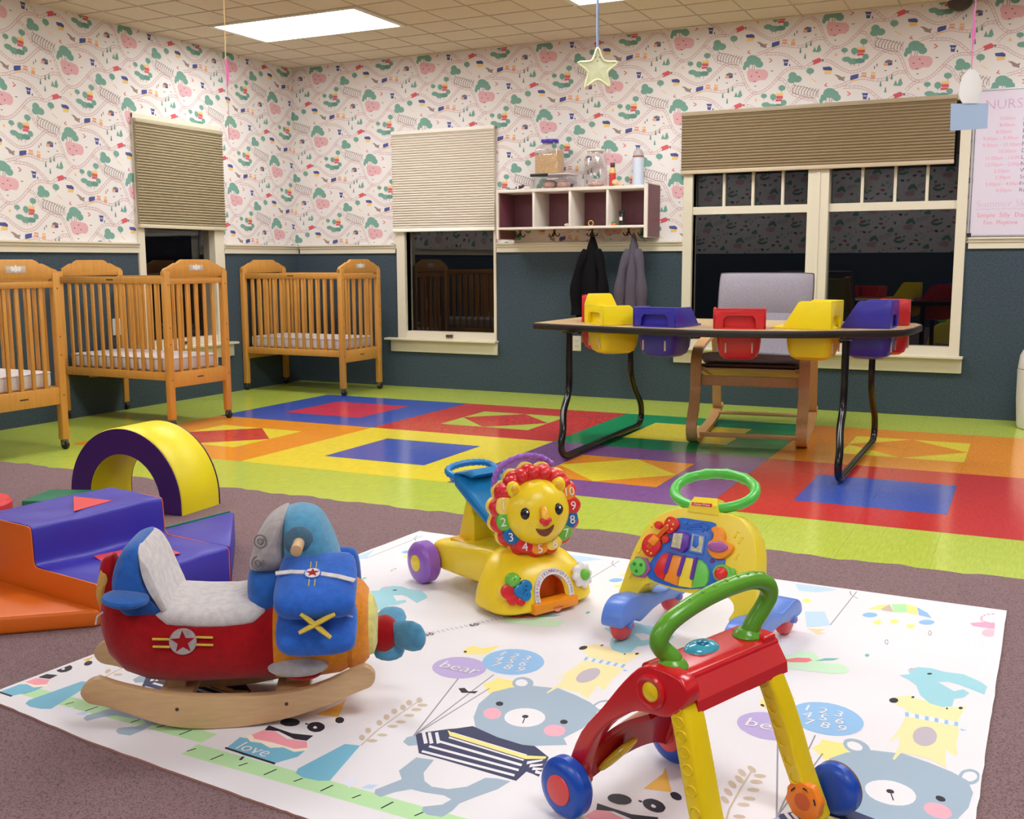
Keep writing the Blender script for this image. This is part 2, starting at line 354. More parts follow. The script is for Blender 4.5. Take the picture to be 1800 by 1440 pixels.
def clip(poly, x0, y0, x1, y1):
    for ax, lim, sg in ((0, x0, 1), (0, x1, -1), (1, y0, 1), (1, y1, -1)):
        out = []
        for i in range(len(poly)):
            a, b_ = poly[i-1], poly[i]; ia, ib = (a[ax]-lim)*sg >= 0, (b_[ax]-lim)*sg >= 0
            if ia != ib:
                t = (lim-a[ax])/(b_[ax]-a[ax]); out.append((a[0]+t*(b_[0]-a[0]), a[1]+t*(b_[1]-a[1])))
            if ib: out.append(b_)
        poly = out
        if len(poly) < 3: return None
    return poly
PAPER = mat('wallpaper', (232, 226, 224), rough=.75, spec=.25)
FELT = mat('teal_wall_fabric', (68, 81, 91), rough=.95, spec=.1, noise=.25, nscale=90, bump=.5, bscale=180)
def wall(name, o, U, u0, u1, holes, base_u, full=True):
    o, U = Vector(o), Vector(U); V = Vector((0, 0, 1)); N = U.cross(V)
    b = B(); ZR = 1.12
    cuts = sorted({u0, u1, *[h[0] for h in holes], *[h[1] for h in holes]})
    rects = []
    for a, c in zip(cuts, cuts[1:]):
        hs = [h for h in holes if h[0] <= a+1e-6 and h[1] >= c-1e-6]
        zs = [(0, H)] if not hs else [(0, hs[0][2]), (hs[0][3], H)]
        for z0, z1 in zs:
            if z0 < ZR < z1: rects += [(a, z0, c, ZR), (a, ZR, c, z1)]
            else: rects.append((a, z0, c, z1))
    for a, z0, c, z1 in rects:
        b.m(FELT if z1 <= ZR+1e-6 else PAPER)
        A = [o+U*a+V*z0, o+U*c+V*z0, o+U*c+V*z1, o+U*a+V*z1]; D = [p-N*.12 for p in A]
        b.add(A+D, [(0, 1, 2, 3), (7, 6, 5, 4), (0, 4, 5, 1), (1, 5, 6, 2), (2, 6, 7, 3), (3, 7, 4, 0)])
    for j in range(0, 7):
        for i in range(-40, 60):
            if (i+j) % 2: continue
            cu, cz = base_u+.515*i, 2.5-.2525*j
            if cu < u0-1 or cu > u1+1: continue
            for pi_, (k, poly) in enumerate(PRINT):
                if not full and k == 'track': continue
                q = [(x+cu, z+cz) for x, z in poly]
                xs = [p[0] for p in q]; zs = [p[1] for p in q]
                for a, z0, c, z1 in rects:
                    if z1 <= ZR+1e-6 or max(xs) < a or min(xs) > c or max(zs) < z0 or min(zs) > z1: continue
                    r = clip(q, a, z0, c, z1)
                    if r: b.m(WC[k]).flat(r, o, U, V, off=.0003+.000002*pi_)
    return b.go(name, smooth=False, fix=False, kind='structure')
W2 = (1.06, 1.885, .40, 2.02); W3 = (3.40, 5.215, .40, 2.02); W1 = (-1.78, -.95, .40, 2.0)
wall('wall_back', (0, 0, 0), (1, 0, 0), 0, RX, [W2, W3], 4.391)
wall('wall_left', (0, 0, 0), (0, 1, 0), RY, 0, [W1], -1.785-.0)
wall('wall_right', (RX, 0, 0), (0, -1, 0), 0, -RY, [], .3, False)
wall('wall_front', (0, RY, 0), (-1, 0, 0), -RX, 0, [], .2, False)

# ---- ceiling: tiles in a 2 ft grid of metal bars
ce = B(); TILE = mat('ceiling_tile', (220, 208, 190), rough=.9, spec=.2, noise=.05, nscale=120, bump=.3, bscale=300)
BAR = mat('ceiling_bar', (192, 176, 155), rough=.7)
ce.m(TILE).add([(0, RY, H), (RX, RY, H), (RX, 0, H), (0, 0, H)], [(0, 3, 2, 1)])
ce.m(BAR)
gx0, gy0 = .513, -.975
for i in range(-2, 26):
    x = gx0+.305*i; q = .005 if i % 2 == 0 else .003
    if 0 < x < RX: ce.box(x-q, RY, H-.003, x+q, 0, H+.002)
for j in range(-30, 4):
    y = gy0+.305*j; q = .005 if j % 2 == 0 else .003
    if RY < y < 0: ce.box(0, y-q, H-.0034, RX, y+q, H+.002)
ce.go('ceiling', smooth=False, kind='structure')

# ---- cream chair rail
CREAM = mat('cream_paint', (224, 215, 194), rough=.35, spec=.5)
RAILP = [(0, 1.083), (-.014, 1.083), (-.014, 1.118), (-.022, 1.124), (-.022, 1.138), (-.034, 1.143), (-.034, 1.154), (0, 1.154)]
def rail(name, a, c, left):
    b = B().m(CREAM); rings = []
    for u in (a, c): rings.append([((u, d, z) if not left else (-d, u, z)) for d, z in RAILP])
    b.loft(rings); b.go(name, smooth=False, kind='structure')
rail('trim_1', .036, .985, False); rail('trim_2', 1.905, 3.385, False); rail('trim_3', 5.25, RX-.001, False)
rail('trim_4', RY+.001, -1.80, True); rail('trim_5', -.93, -.001, True)

# ---- windows: built facing -y at the back wall; the one on the left wall is turned a quarter
GLASS = glassy('window_glass', tint=(.6, .6, .6), ior=1.43)
def window(name, rz, u0, u1, fl_, fr_, panes, sill, lock=None, muntin=None, meet=None):
    w_ = bpy.data.objects.new(name, None); COL.objects.link(w_); w_.rotation_euler = (0, 0, math.radians(rz)); tag(w_, kind='structure')
    f = B().m(CREAM)
    f.box(u0, -.014, .40, fl_, .10, 2.03); f.box(fr_, -.014, .40, u1, .10, 2.03); f.box(u0, -.013, 2.005, u1, .10, 2.035); f.box(u0, 0, .395, u1, .09, .457)
    f.box(fl_-.03, .02, .40, fl_, .08, 2.0)
    for (a, c), (a2, c2) in zip(panes, panes[1:]): f.box(c, -.012, .40, a2, .10, 2.02); f.box((c+a2)/2-.012, -.018, .40, (c+a2)/2+.012, 0, 2.02)
    if meet:
        for a, c in panes: f.box(a, .012, meet[0], c, .07, meet[1])
    f.go('window_frame', w_, smooth=False)
    for a, c in panes:
        zs = [(.457, 2.01)] if not meet else [(.457, meet[0]), (meet[1], 2.01)]
        for k, (z0, z1) in enumerate(zs):
            B().m(GLASS).add([(a, .045+.02*k, z0), (c, .045+.02*k, z0), (c, .045+.02*k, z1), (a, .045+.02*k, z1)], [(0, 1, 2, 3)]).go('window_pane', w_, smooth=False)
    if muntin:
        mb = B().m(CREAM)
        for x in muntin: mb.box(x-.009, .04, meet[1], x+.009, .075, 2.01)
        mb.go('muntin_bars', w_, smooth=False)
    s = B().m(CREAM); s.rbox(sill[0], -.07, .383, sill[1], .05, .40, .004); s.rbox(sill[0]+.033, -.020, .288, sill[1]-.006, 0, .385, .004); s.go('window_sill', w_)
    if lock:
        lb = B().m(mat('bronze_lock', (96, 84, 66), rough=.35, metal=.6))
        for x in lock: lb.rbox(x-.03, -.012, .412, x+.03, .002, .436, .003)
        lb.go('sash_lock', w_)
    return w_
window('window_1', 90, -1.80, -.925, -1.74, -1.03, [(-1.74, -1.03)], (-1.86, -.86), lock=[-1.4])
window('window_2', 0, 1.0, 1.9, 1.075, 1.88, [(1.075, 1.88)], (.897, 1.915), lock=[1.475])
window('window_3', 0, 3.385, 5.232, 3.45, 5.17, [(3.45, 4.243), (4.38, 5.17)], (3.30, 5.257), muntin=(3.66, 3.862, 4.065, 4.585, 4.79, 4.985), meet=(1.335, 1.388))

# ---- pleated blinds
def blind(label, rz, u0, u1, z0, z1, col, y=-.03, pitch=.019):
    t = thing('window_blind', label, 'blind', (0, 0, 0), rz, 'pleated window blinds')
    nm = 'x%d' % col[0]
    fb = mat('blind_fabric'+nm, col, rough=.8, spec=.15); rl = mat('blind_rail'+nm, tuple(min(255, c+18) for c in col), rough=.45)
    b = B().m(fb); n = int((z1-z0-.05)/pitch)*2; pr = []
    za, zb = z0+.025, z1-.025
    for i in range(n+1): pr.append(((-.011 if i % 2 else .0), za+(zb-za)*i/n))
    ring = lambda u: [(u, y+d, z) for d, z in pr]+[(u, y+.012, z) for d, z in pr[::-1]]
    b.loft([ring(u0), ring(u1)]); b.go('pleated_fabric', t, smooth=False)
    B().m(rl).rbox(u0-.003, y-.016, z1-.028, u1+.003, y+.016, z1, .004).go('head_rail', t)
    B().m(mat('blind_bottom'+nm, tuple(min(255, c+45) for c in col), rough=.4)).rbox(u0-.002, y-.015, z0, u1+.002, y+.014, z0+.027, .005).go('bottom_rail', t)
    return t
blind('tan pleated blind half lowered over the left wall window behind the cribs', 90, -1.80, -.925, 1.255, 2.0, (164, 151, 124))
blind('pale cream pleated blind on the narrow window beside the cubby shelf', 0, .985, 1.9, 1.25, 2.035, (220, 211, 198))
blind('wide brown pleated blind raised above the double window', 0, 3.372, 5.14, 1.612, 2.035, (154, 136, 108))

# ---- ceiling troffers
FRAME = mat('white_enamel', (225, 220, 210), rough=.4)
DIFF = bpy.data.materials.new('lamp_diffuser'); DIFF.use_nodes = True
_b = DIFF.node_tree.nodes['Principled BSDF']; _b.inputs['Base Color'].default_value = (.8, .8, .8, 1); _b.inputs['Emission Color'].default_value = (*LAMP_COLOR, 1); _b.inputs['Emission Strength'].default_value = LAMP_STRENGTH
def troffer(x, y, label):
    t = thing('ceiling_light', label, 'light', (x, y, H-.001), 0, 'fluorescent ceiling panels')
    f = B().m(FRAME)
    for a in ((-.602, -.297, -.565, .297), (.565, -.297, .602, .297), (-.565, -.297, .565, -.275), (-.565, .275, .565, .297)): f.box(a[0], a[1], -.010, a[2], a[3], 0)
    f.go('frame', t, smooth=False)
    d = B().m(DIFF); d.box(-.565, -.275, -.007, .565, .275, -.003); d.go('diffuser', t, smooth=False)
for i in range(3):
    for j in range(4):
        if j == 2 and i < 2: continue
        lab = 'white glowing ceiling panel nearest the room corner above the cribs' if (i, j) == (0, 0) else ('white ceiling panel barely in frame above the hanging star' if (i, j) == (1, 0) else 'fluorescent ceiling panel farther along the tiled ceiling')
        troffer(1.123+2.44*i, -1.28-2.44*j, lab)

# ---- small fittings
ob = B().m(mat('dark_dome', (58, 48, 44), rough=.3)); ob.ball((5.13, -.06, 2.585), (.075, .055, .06)); ob.m(FRAME).cyl((5.13, -.06, 2.6), (0, 0, -1), .08, .012)
tag(ob.go('ceiling_sensor'), 'small dark dome on the ceiling edge above the wide blind', 'sensor')
def outlet(loc, rz, label):
    t = thing('wall_outlet', label, 'outlet', loc, rz)
    B().m(FRAME).rbox(-.036, -.008, -.057, .036, 0, .057, .004).go('cover_plate', t)
    s = B().m(mat('outlet_slot', (50, 46, 44))); 
    for z in (-.02, .02):
        for x in (-.007, .007): s.box(x-.0015, -.0085, z-.006, x+.0015, -.0078, z+.006)
    s.go('slots', t, smooth=False)
outlet((2.575, 0, .40), 0, 'white outlet plate on teal wall behind the feeding table leg')
outlet((0, -2.03, .58), 90, 'white outlet plate on teal wall behind the middle crib')

# ================================================================ CRIBS
OAK = mat('honey_oak', (205, 146, 71), rough=.35, spec=.4, noise=.07, nscale=9, stretch=(9, 9, 1.2))
STEEL = mat('steel', (150, 150, 150), rough=.3, metal=.9)
RUBBER = mat('black_rubber', (26, 26, 28), rough=.5)
CARD = mat('name_card', (198, 186, 178), rough=.6)
PAPERW = mat('white_paper', (235, 230, 230), rough=.8)
INK = mat('dark_ink', (66, 44, 30), rough=.6)
CL, CW = .93, .54
def make_crib(label):
    t = thing('crib', label, 'crib', group='wooden cribs on casters')
    hx, hy = CL/2, CW/2
    for sx in (-1, 1):
        x = sx*hx
        for sy in (-1, 1):
            y = sy*(hy-.022)
            p = B().m(OAK); p.rbox(x-.019, y-.022, .055, x+.019, y+.022, .962, .005)
            p.m(INK)
            for z in (.30, .52, .62, .88): p.cyl((x+sx*.0185, y, z), (sx, 0, 0), .004, .0015, 8)
            p.go('post', t)
            c = B().m(STEEL); c.cyl((x, y, .045), (0, 0, 1), .010, .014); c.rbox(x-.012, y-.016, .026, x+.014, y-.012, .05, .001); c.rbox(x-.012, y+.012, .026, x+.014, y+.016, .05, .001); c.rbox(x-.012, y-.016, .046, x+.014, y+.016, .051, .001)
            c.m(RUBBER).cyl((x+.006, y-.011, .0245), (0, 1, 0), .0245, .022, 20, .005)
            c.go('caster', t)
        # arched head panel
        half = [(hy, .930), (hy, .962), (hy-.012, .978), (hy-.045, .988), (hy-.080, 1.004), (hy-.10, 1.012), (hy-.120, 1.012), (hy-.135, 1.024), (hy-.160, 1.034)]
        out = half+[(-a, z) for a, z in half[::-1]]
        a = B().m(OAK).prism(out, (x-.014, 0, 0), (0, 1, 0), (0, 0, 1), .028, .004); a.go('arched_headboard', t)
        B().m(OAK).rbox(x-.013, -hy+.04, .884, x+.013, hy-.04, .918, .004).go('end_top_rail', t)
        B().m(OAK).rbox(x-.011, -hy+.04, .252, x+.011, hy-.04, .345, .004).go('end_board', t)
        for i in range(5):
            y = -hy+.044+(CW-.088)*(i+1)/6
            B().m(OAK).rbox(x-.007, y-.011, .335, x+.007, y+.011, .89, .003).go('end_slat', t)
        k = B().m(CARD).rbox(x+sx*.013, -.06, .965, x+sx*.0155, .06, 1.0, .001)
        k.m(PAPERW).prism([(-.035, .992), (-.022, 1.0), (-.012, .992), (0, 1.008), (.010, .992), (.022, 1.0), (.036, .99), (.024, .972), (.008, .976), (0, .964), (-.010, .976), (-.026, .972)], (x+sx*.0156, 0, 0), (0, sx, 0), (0, 0, 1), .001)
        k.go('name_card', t, label='grey name card with a white paper cut-out')
        B().m(INK).rbox(x+sx*.0105, -.026, .298, x+sx*.0118, .026, .306, .0003).go('maker_stamp', t)
    for sy in (-1, 1):
        y = sy*(hy-.028)
        B().m(OAK).rbox(-hx+.019, y-.012, .886, hx-.019, y+.012, .93, .005).go('side_top_rail', t)
        B().m(OAK).rbox(-hx+.019, y-.012, .296, hx-.019, y+.012, .346, .004).go('side_bottom_rail', t)
        for i in range(12):
            x = -hx+.02+(CL-.04)*(i+1)/13
            B().m(OAK).rbox(x-.011, y-.007, .34, x+.011, y+.007, .89, .003).go('side_slat', t)
    B().m(INK).rbox(-.03, -hy+.0155, .906, .03, -hy+.0170, .914, .0003).go('maker_stamp', t)
    B().m(OAK).box(-hx+.015, -hy+.045, .33, hx-.015, hy-.045, .345).go('mattress_board', t)
    return t
def make_mattress(label):
    b = B().m(mat('white_vinyl', (226, 220, 222), rough=.45, bump=.15, bscale=14))
    x, y = CL/2-.03, CW/2-.052
    b.rbox(-x, -y, .0, x, y, .088, .016, 3)
    b.m(mat('vinyl_piping', (206, 200, 204), rough=.5)); b.tube([(px, py, .080) for px, py in rrect(-x-.001, -y-.001, x+.001, y+.001, .02)], .003, 6, closed=True)
    return tag(b.go('crib_mattress'), label, 'mattress', 'white crib mattresses')
def copy_tree(o, parent=None):
    c = o.copy(); COL.objects.link(c); c.parent = parent
    for ch in list(o.children): copy_tree(ch, c)
    return c
crib0 = make_crib('honey wooden crib standing in the room corner between the two narrow windows')
mat0 = make_mattress('white vinyl mattress in the crib at the room corner')
for i, (x, y, rz, lab, mlab) in enumerate([(.49, -.487, 0, None, None),
        (.455, -2.235, -1, 'middle wooden crib in front of the tan blind window', 'white vinyl mattress in the middle crib under the tan blind window'),
        (.425, -3.53, 0, 'wooden crib cut off by the left edge of the photo', 'white vinyl mattress in the crib cut off by the left edge')]):
    c = crib0 if i == 0 else copy_tree(crib0); m_ = mat0 if i == 0 else mat0.copy()
    if i: COL.objects.link(m_); c['label'] = lab; m_['label'] = mlab
    c.location = (x, y, 0); c.rotation_euler = (0, 0, math.radians(rz)); m_.location = (x, y, .3455); m_.rotation_euler = (0, 0, math.radians(rz))

# ================================================================ FEEDING TABLE with bucket seats
TO = Vector((4.2, -1.95, 0)); TT = Matrix.Translation(-TO)
tb = thing('toddler_feeding_table', 'long wood-topped feeding table with black legs and colourful bucket seats', 'table', TO)
LAM = mat('beech_laminate', (206, 176, 132), rough=.3, noise=.08, nscale=5, stretch=(1.5, 14, 1)); EDGE = mat('dark_edge_band', (34, 27, 26), rough=.4)
front = spl([(3.246, -2.23, 0), (3.6, -2.335, 0), (4.0, -2.42, 0), (4.3, -2.445, 0), (4.62, -2.37, 0), (4.85, -2.24, 0), (5.065, -2.095, 0)], 5)
outl = [(a, c) for a, c, _ in front]+[(5.095, -2.05), (5.125, -1.9), (5.14, -1.62), (5.10, -1.5), (3.34, -1.50), (3.26, -1.6)]
b = B().at(TT).m(EDGE).prism(outl, (0, 0, .655), h=.034, bev=.006); b.go('edge_band', tb)
cx_, cy_ = 4.2, -1.95
B().at(TT).m(LAM).prism([(cx_+(x-cx_)*.994, cy_+(y-cy_)*.985) for x, y in outl], (0, 0, .6885), h=.002).go('tabletop', tb)
BLK = plastic('black_enamel', (20, 18, 20), rough=.18)
for x, dx in ((3.50, .02), (4.875, .01)):
    P = [(x, -2.33, .656), (x, -2.33, .50), (x, -2.33, .40), (x, -2.345, .33), (x, -2.40, .25), (x+dx, -2.455, .16), (x+dx, -2.478, .09), (x+dx, -2.462, .045), (x+dx, -2.41, .022), (x+dx, -2.33, .020)]
    Q = [(a, 2*-1.86-y, z) for a, y, z in P[::-1]]
    pts = spl(P+[(x+dx, -2.0, .02), (x+dx, -1.7, .02)]+Q, 5)
    l = B().at(TT).m(BLK).tube(pts, .0175, 14); 
    for yy in (-2.33, -1.39): l.rbox(x-.03, yy-.03, .650, x+.03, yy+.03, .656, .002)
    l.go('leg', tb)
SEATC = {k: plastic('seat_'+k, c, .3) for k, c in dict(red=(205, 38, 44), yellow=(244, 218, 22), blue=(52, 46, 158)).items()}
SLOT = mat('seat_slot', (214, 190, 180), rough=.6)
def bucket(col, x, y, deg, hb, hl, hr, label):
    T = TT @ Matrix.Translation((x, y, .6905)) @ Matrix.Rotation(math.radians(deg), 4, 'Z')
    s = B().at(T).m(SEATC[col]); W, D = .124, .115
    # back wall with an arched hand opening
    arch = [(-W, 0), (-W+.004, hb-.008), (-W+.012, hb), (W-.012, hb), (W-.004, hb-.008), (W, 0), (.078, 0), (.074, .045), (.06, .062), (-.06, .062), (-.074, .045), (-.078, 0)]
    s.prism(arch, (-D, 0, 0), (0, 1, 0), (0, 0, 1), .014, .003)
    s.rbox(-D+.020, -.085, -.01, -D+.030, .085, hb-.012, .003); s.rbox(-D, -W+.004, hb-.012, -D+.03, W-.004, hb, .004)
    for sg, hh in ((1, hl), (-1, hr)):
        top = max(hh, hb)
        s.prism([(-D, 0), (-D, hb), (-D+.03, top), (.02, top), (.035, top-.006), (D, .012), (D, 0)], (0, sg*W-(.012 if sg > 0 else 0), 0), (1, 0, 0), (0, 0, 1), -.012 if False else .012, .003) if False else s.rb_side(sg, W, D, hb, top)
    # bucket below the table
    rings = []
    for z, k in ((.006, 1.0), (-.06, .97), (-.105, .92), (-.135, .82), (-.150, .62), (-.154, .3)):
        rings.append(sring((-.004, 0, z), (1, 0, 0), (0, 1, 0), D*k, (W-.016)*k, 32, 5))
    s.loft(rings)
    s.rbox(D-.01, -.11, -.002, D+.055, .11, .010, .005)
    o = s.go('bucket_seat', tb, label)
    for yy in (-.062, .062): B().at(T).m(SLOT).rbox(-D-.001, yy-.004, -.115, -D+.006, yy+.004, -.065, .001).go('strap_slot', o)
def _side(s, sg, W, D, hb, top):
    y0 = sg*W-(.012 if sg > 0 else 0)
    return s.prism([(-D, 0), (-D, hb), (-D+.02, top), (.028, top), (.040, top-.006), (D-.004, .012), (D, 0)], (0, y0+.012, 0), (1, 0, 0), (0, 0, 1), .012, .003)
B.rb_side = _side
bucket('red', 4.352, -2.215, 104, .098, .09, .09, 'red bucket seat in the middle of the table front')
bucket('blue', 3.985, -2.235, 78, .098, .098, .098, 'blue bucket seat between the yellow and the middle red seat')
bucket('yellow', 3.68, -2.16, 46, .100, .155, .10, 'yellow bucket seat near the left end of the table')
bucket('red', 3.53, -1.93, 22, .14, .14, .14, 'red bucket seat at the left end of the table')
bucket('yellow', 4.685, -2.115, 176, .133, .133, .133, 'yellow bucket seat right of the middle red seat')
bucket('blue', 4.925, -1.93, 178, .130, .130, .130, 'blue bucket seat near the right end of the table')
bucket('red', 4.965, -1.66, 184, .125, .125, .125, 'red bucket seat at the right end of the table')

# ================================================================ ROCKING CHAIR
rc = thing('rocking_chair', 'bentwood rocking armchair with grey cushion behind the feeding table', 'chair', (4.2, -1.13, 0), -83)
BIRCH = mat('birch_veneer', (206, 158, 106), rough=.38, noise=.06, nscale=8, stretch=(1, 10, 10))
for sg in (-1, 1):
    y = sg*.295
    fr_ = [(-.42, .585), (-.25, .575), (0, .56), (.22, .54), (.36, .515), (.425, .465), (.435, .40), (.432, .30), (.475, .2), (.540, .125), (.545, .06), (.49, .018), (.37, .006), (.1, .0125), (-.15, .020), (-.38, .045), (-.52, .085)]
    B().m(BIRCH).tube(spl([(a, y, z+.004) for a, z in fr_], 5), 1, flat=('rect', .011, .029), up=(0, 1, 0) if False else None).go('side_frame', rc) if False else \
        B().m(BIRCH).tube(spl([(a, y, z+.004) for a, z in fr_], 5), 1, flat=('rect', .029, .011), up=(0, 1, 0)).go('side_frame', rc)
    bk = [(-.30, .575), (-.36, .45), (-.40, .25), (-.43, .12), (-.47, .075), (-.53, .095)]
    B().m(BIRCH).tube(spl([(a, y, z) for a, z in bk], 5), 1, flat=('rect', .027, .010), up=(0, 1, 0)).go('back_post', rc)
for q in ((.405, -.27, .322, .425, .27, .378), (.40, -.27, .030, .43, .27, .055), (-.37, -.27, .052, -.33, .27, .07)): B().m(BIRCH).rbox(*q, .004).go('crossbar', rc)
path = [(.43, .425), (.30, .395), (.10, .355), (-.10, .33), (-.20, .36), (-.27, .47), (-.33, .62), (-.395, .78), (-.445, .90)]
S_ = spl([(a, 0, z) for a, z in path], 4)
def sheet(off, th, hw, i0, i1, puffed):
    rings = []; n = i1-i0
    for i in range(i0, i1+1):
        p = Vector(S_[i]); tg = (Vector(S_[min(i+1, len(S_)-1)])-Vector(S_[max(i-1, 0)])).normalized(); nn = Vector((0, 1, 0)).cross(tg)
        if nn.z < 0 and nn.x < 0: nn = -nn
        e = min(1, .35+.65*math.sqrt(max(0, min(i-i0, i1-i)/4))) if puffed else 1
        c = p+nn*(off+th/2)
        rings.append([c+q for q in [Vector(v) for v in sring((0, 0, 0), (0, 1, 0), nn, hw*(.97+.03*e), th/2*e, 28, 6 if not puffed else 4)]])
    return rings
GREYF = mat('grey_cushion', (146, 139, 149), rough=.95, spec=.1, noise=.14, nscale=70, stretch=(1, 1, 4), bump=.2, bscale=300)
sl = B().m(mat('beige_sling', (214, 192, 140), rough=.9)).loft(sheet(-.012, .010, .25, 0, len(S_)-2, False)); sl.go('sling', rc)
for sg in (-1, 1):
    rl = B().m(BIRCH); rl.tube([(a, sg*.262, z-.01) for a, _, z in S_], 1, flat=('rect', .016, .012), up=(0, 1, 0)); rl.go('seat_frame', rc)
cu = B().m(mat('brown_cushion_underside', (92, 66, 60), rough=.9)).loft(sheet(.0, .030, .272, 0, 20, True)); cu.go('cushion_underside', rc)
B().m(GREYF).loft(sheet(.022, .085, .275, 0, 27, True)).go('seat_cushion', rc)
hp = B().m(GREYF).loft(sheet(.02, .115, .283, 25, len(S_)-1, True)); hp.go('back_cushion', rc)
pip = B().m(mat('cushion_piping', (92, 86, 96), rough=.9))
e0, e1 = sheet(.02, .115, .283, 25, len(S_)-1, True)[1], None
hpr = sheet(.02, .115, .285, 25, len(S_)-1, True)
for sgn in (0, 14): pip.tube([r[sgn] for r in hpr], .003, 6)
pip.tube(hpr[-1], .004, 6, closed=True); pip.go('piping', rc)

# ================================================================ CUBBY SHELF
BURG = mat('burgundy_laminate', (116, 66, 76), rough=.45, noise=.06); SHW = mat('shelf_white', (226, 216, 206), rough=.45)
sh = thing('cubby_shelf', 'white and burgundy wall shelf with four cubbies and coat hooks', 'shelf', (2.62, 0, 1.175))
TS = Matrix.Translation((-2.62, 0, -1.175))
b = B().at(TS).m(BURG).box(2.055, -.26, 1.18, 2.062, -.004, 1.52)
b.m(SHW).rbox(2.04, -.28, 1.175, 2.055, -.002, 1.545, .003); b.go('side_panel', sh, smooth=False)
b = B().at(TS).m(BURG).box(3.198, -.262, 1.183, 3.2105, -.002, 1.543); b.m(SHW).rbox(3.185, -.28, 1.175, 3.198, -.002, 1.55, .003); b.box(3.198, -.28, 1.175, 3.2105, -.262, 1.55); b.box(3.198, -.28, 1.543, 3.21, -.002, 1.55)
b.go('side_panel', sh, smooth=False)
B().at(TS).m(BURG).box(2.055, -.010, 1.262, 3.185, -.002, 1.52).go('back_panel', sh, smooth=False)
B().at(TS).m(SHW).rbox(2.055, -.28, 1.512, 3.185, -.002, 1.535, .003).go('top_board', sh)
B().at(TS).m(SHW).rbox(2.055, -.28, 1.244, 3.185, -.002, 1.262, .003).go('bottom_board', sh)
for x in (2.332, 2.618, 2.904): B().at(TS).m(SHW).rbox(x, -.275, 1.262, x+.018, -.011, 1.512, .002).go('divider', sh)
HK = mat('dark_hook', (60, 50, 46), rough=.35, metal=.7)
for x in (2.16, 2.44, 2.74, 3.02, 3.13):
    h = B().at(TS).m(HK); h.rbox(x-.01, -.13, 1.238, x+.01, -.11, 1.245, .002)
    for sg in (-1, 0, 1): h.tube(spl([(x, -.12, 1.24), (x+sg*.012, -.12-.002, 1.205), (x+sg*.03, -.12-(.03 if sg == 0 else 0), 1.195), (x+sg*.042, -.12-(.04 if sg == 0 else 0), 1.215)], 4), .004, 8)
    h.go('coat_hook', sh)
CLEAR = glassy('clear_plastic', tint=(.93, .92, .93), ior=1.35, rough=.05)
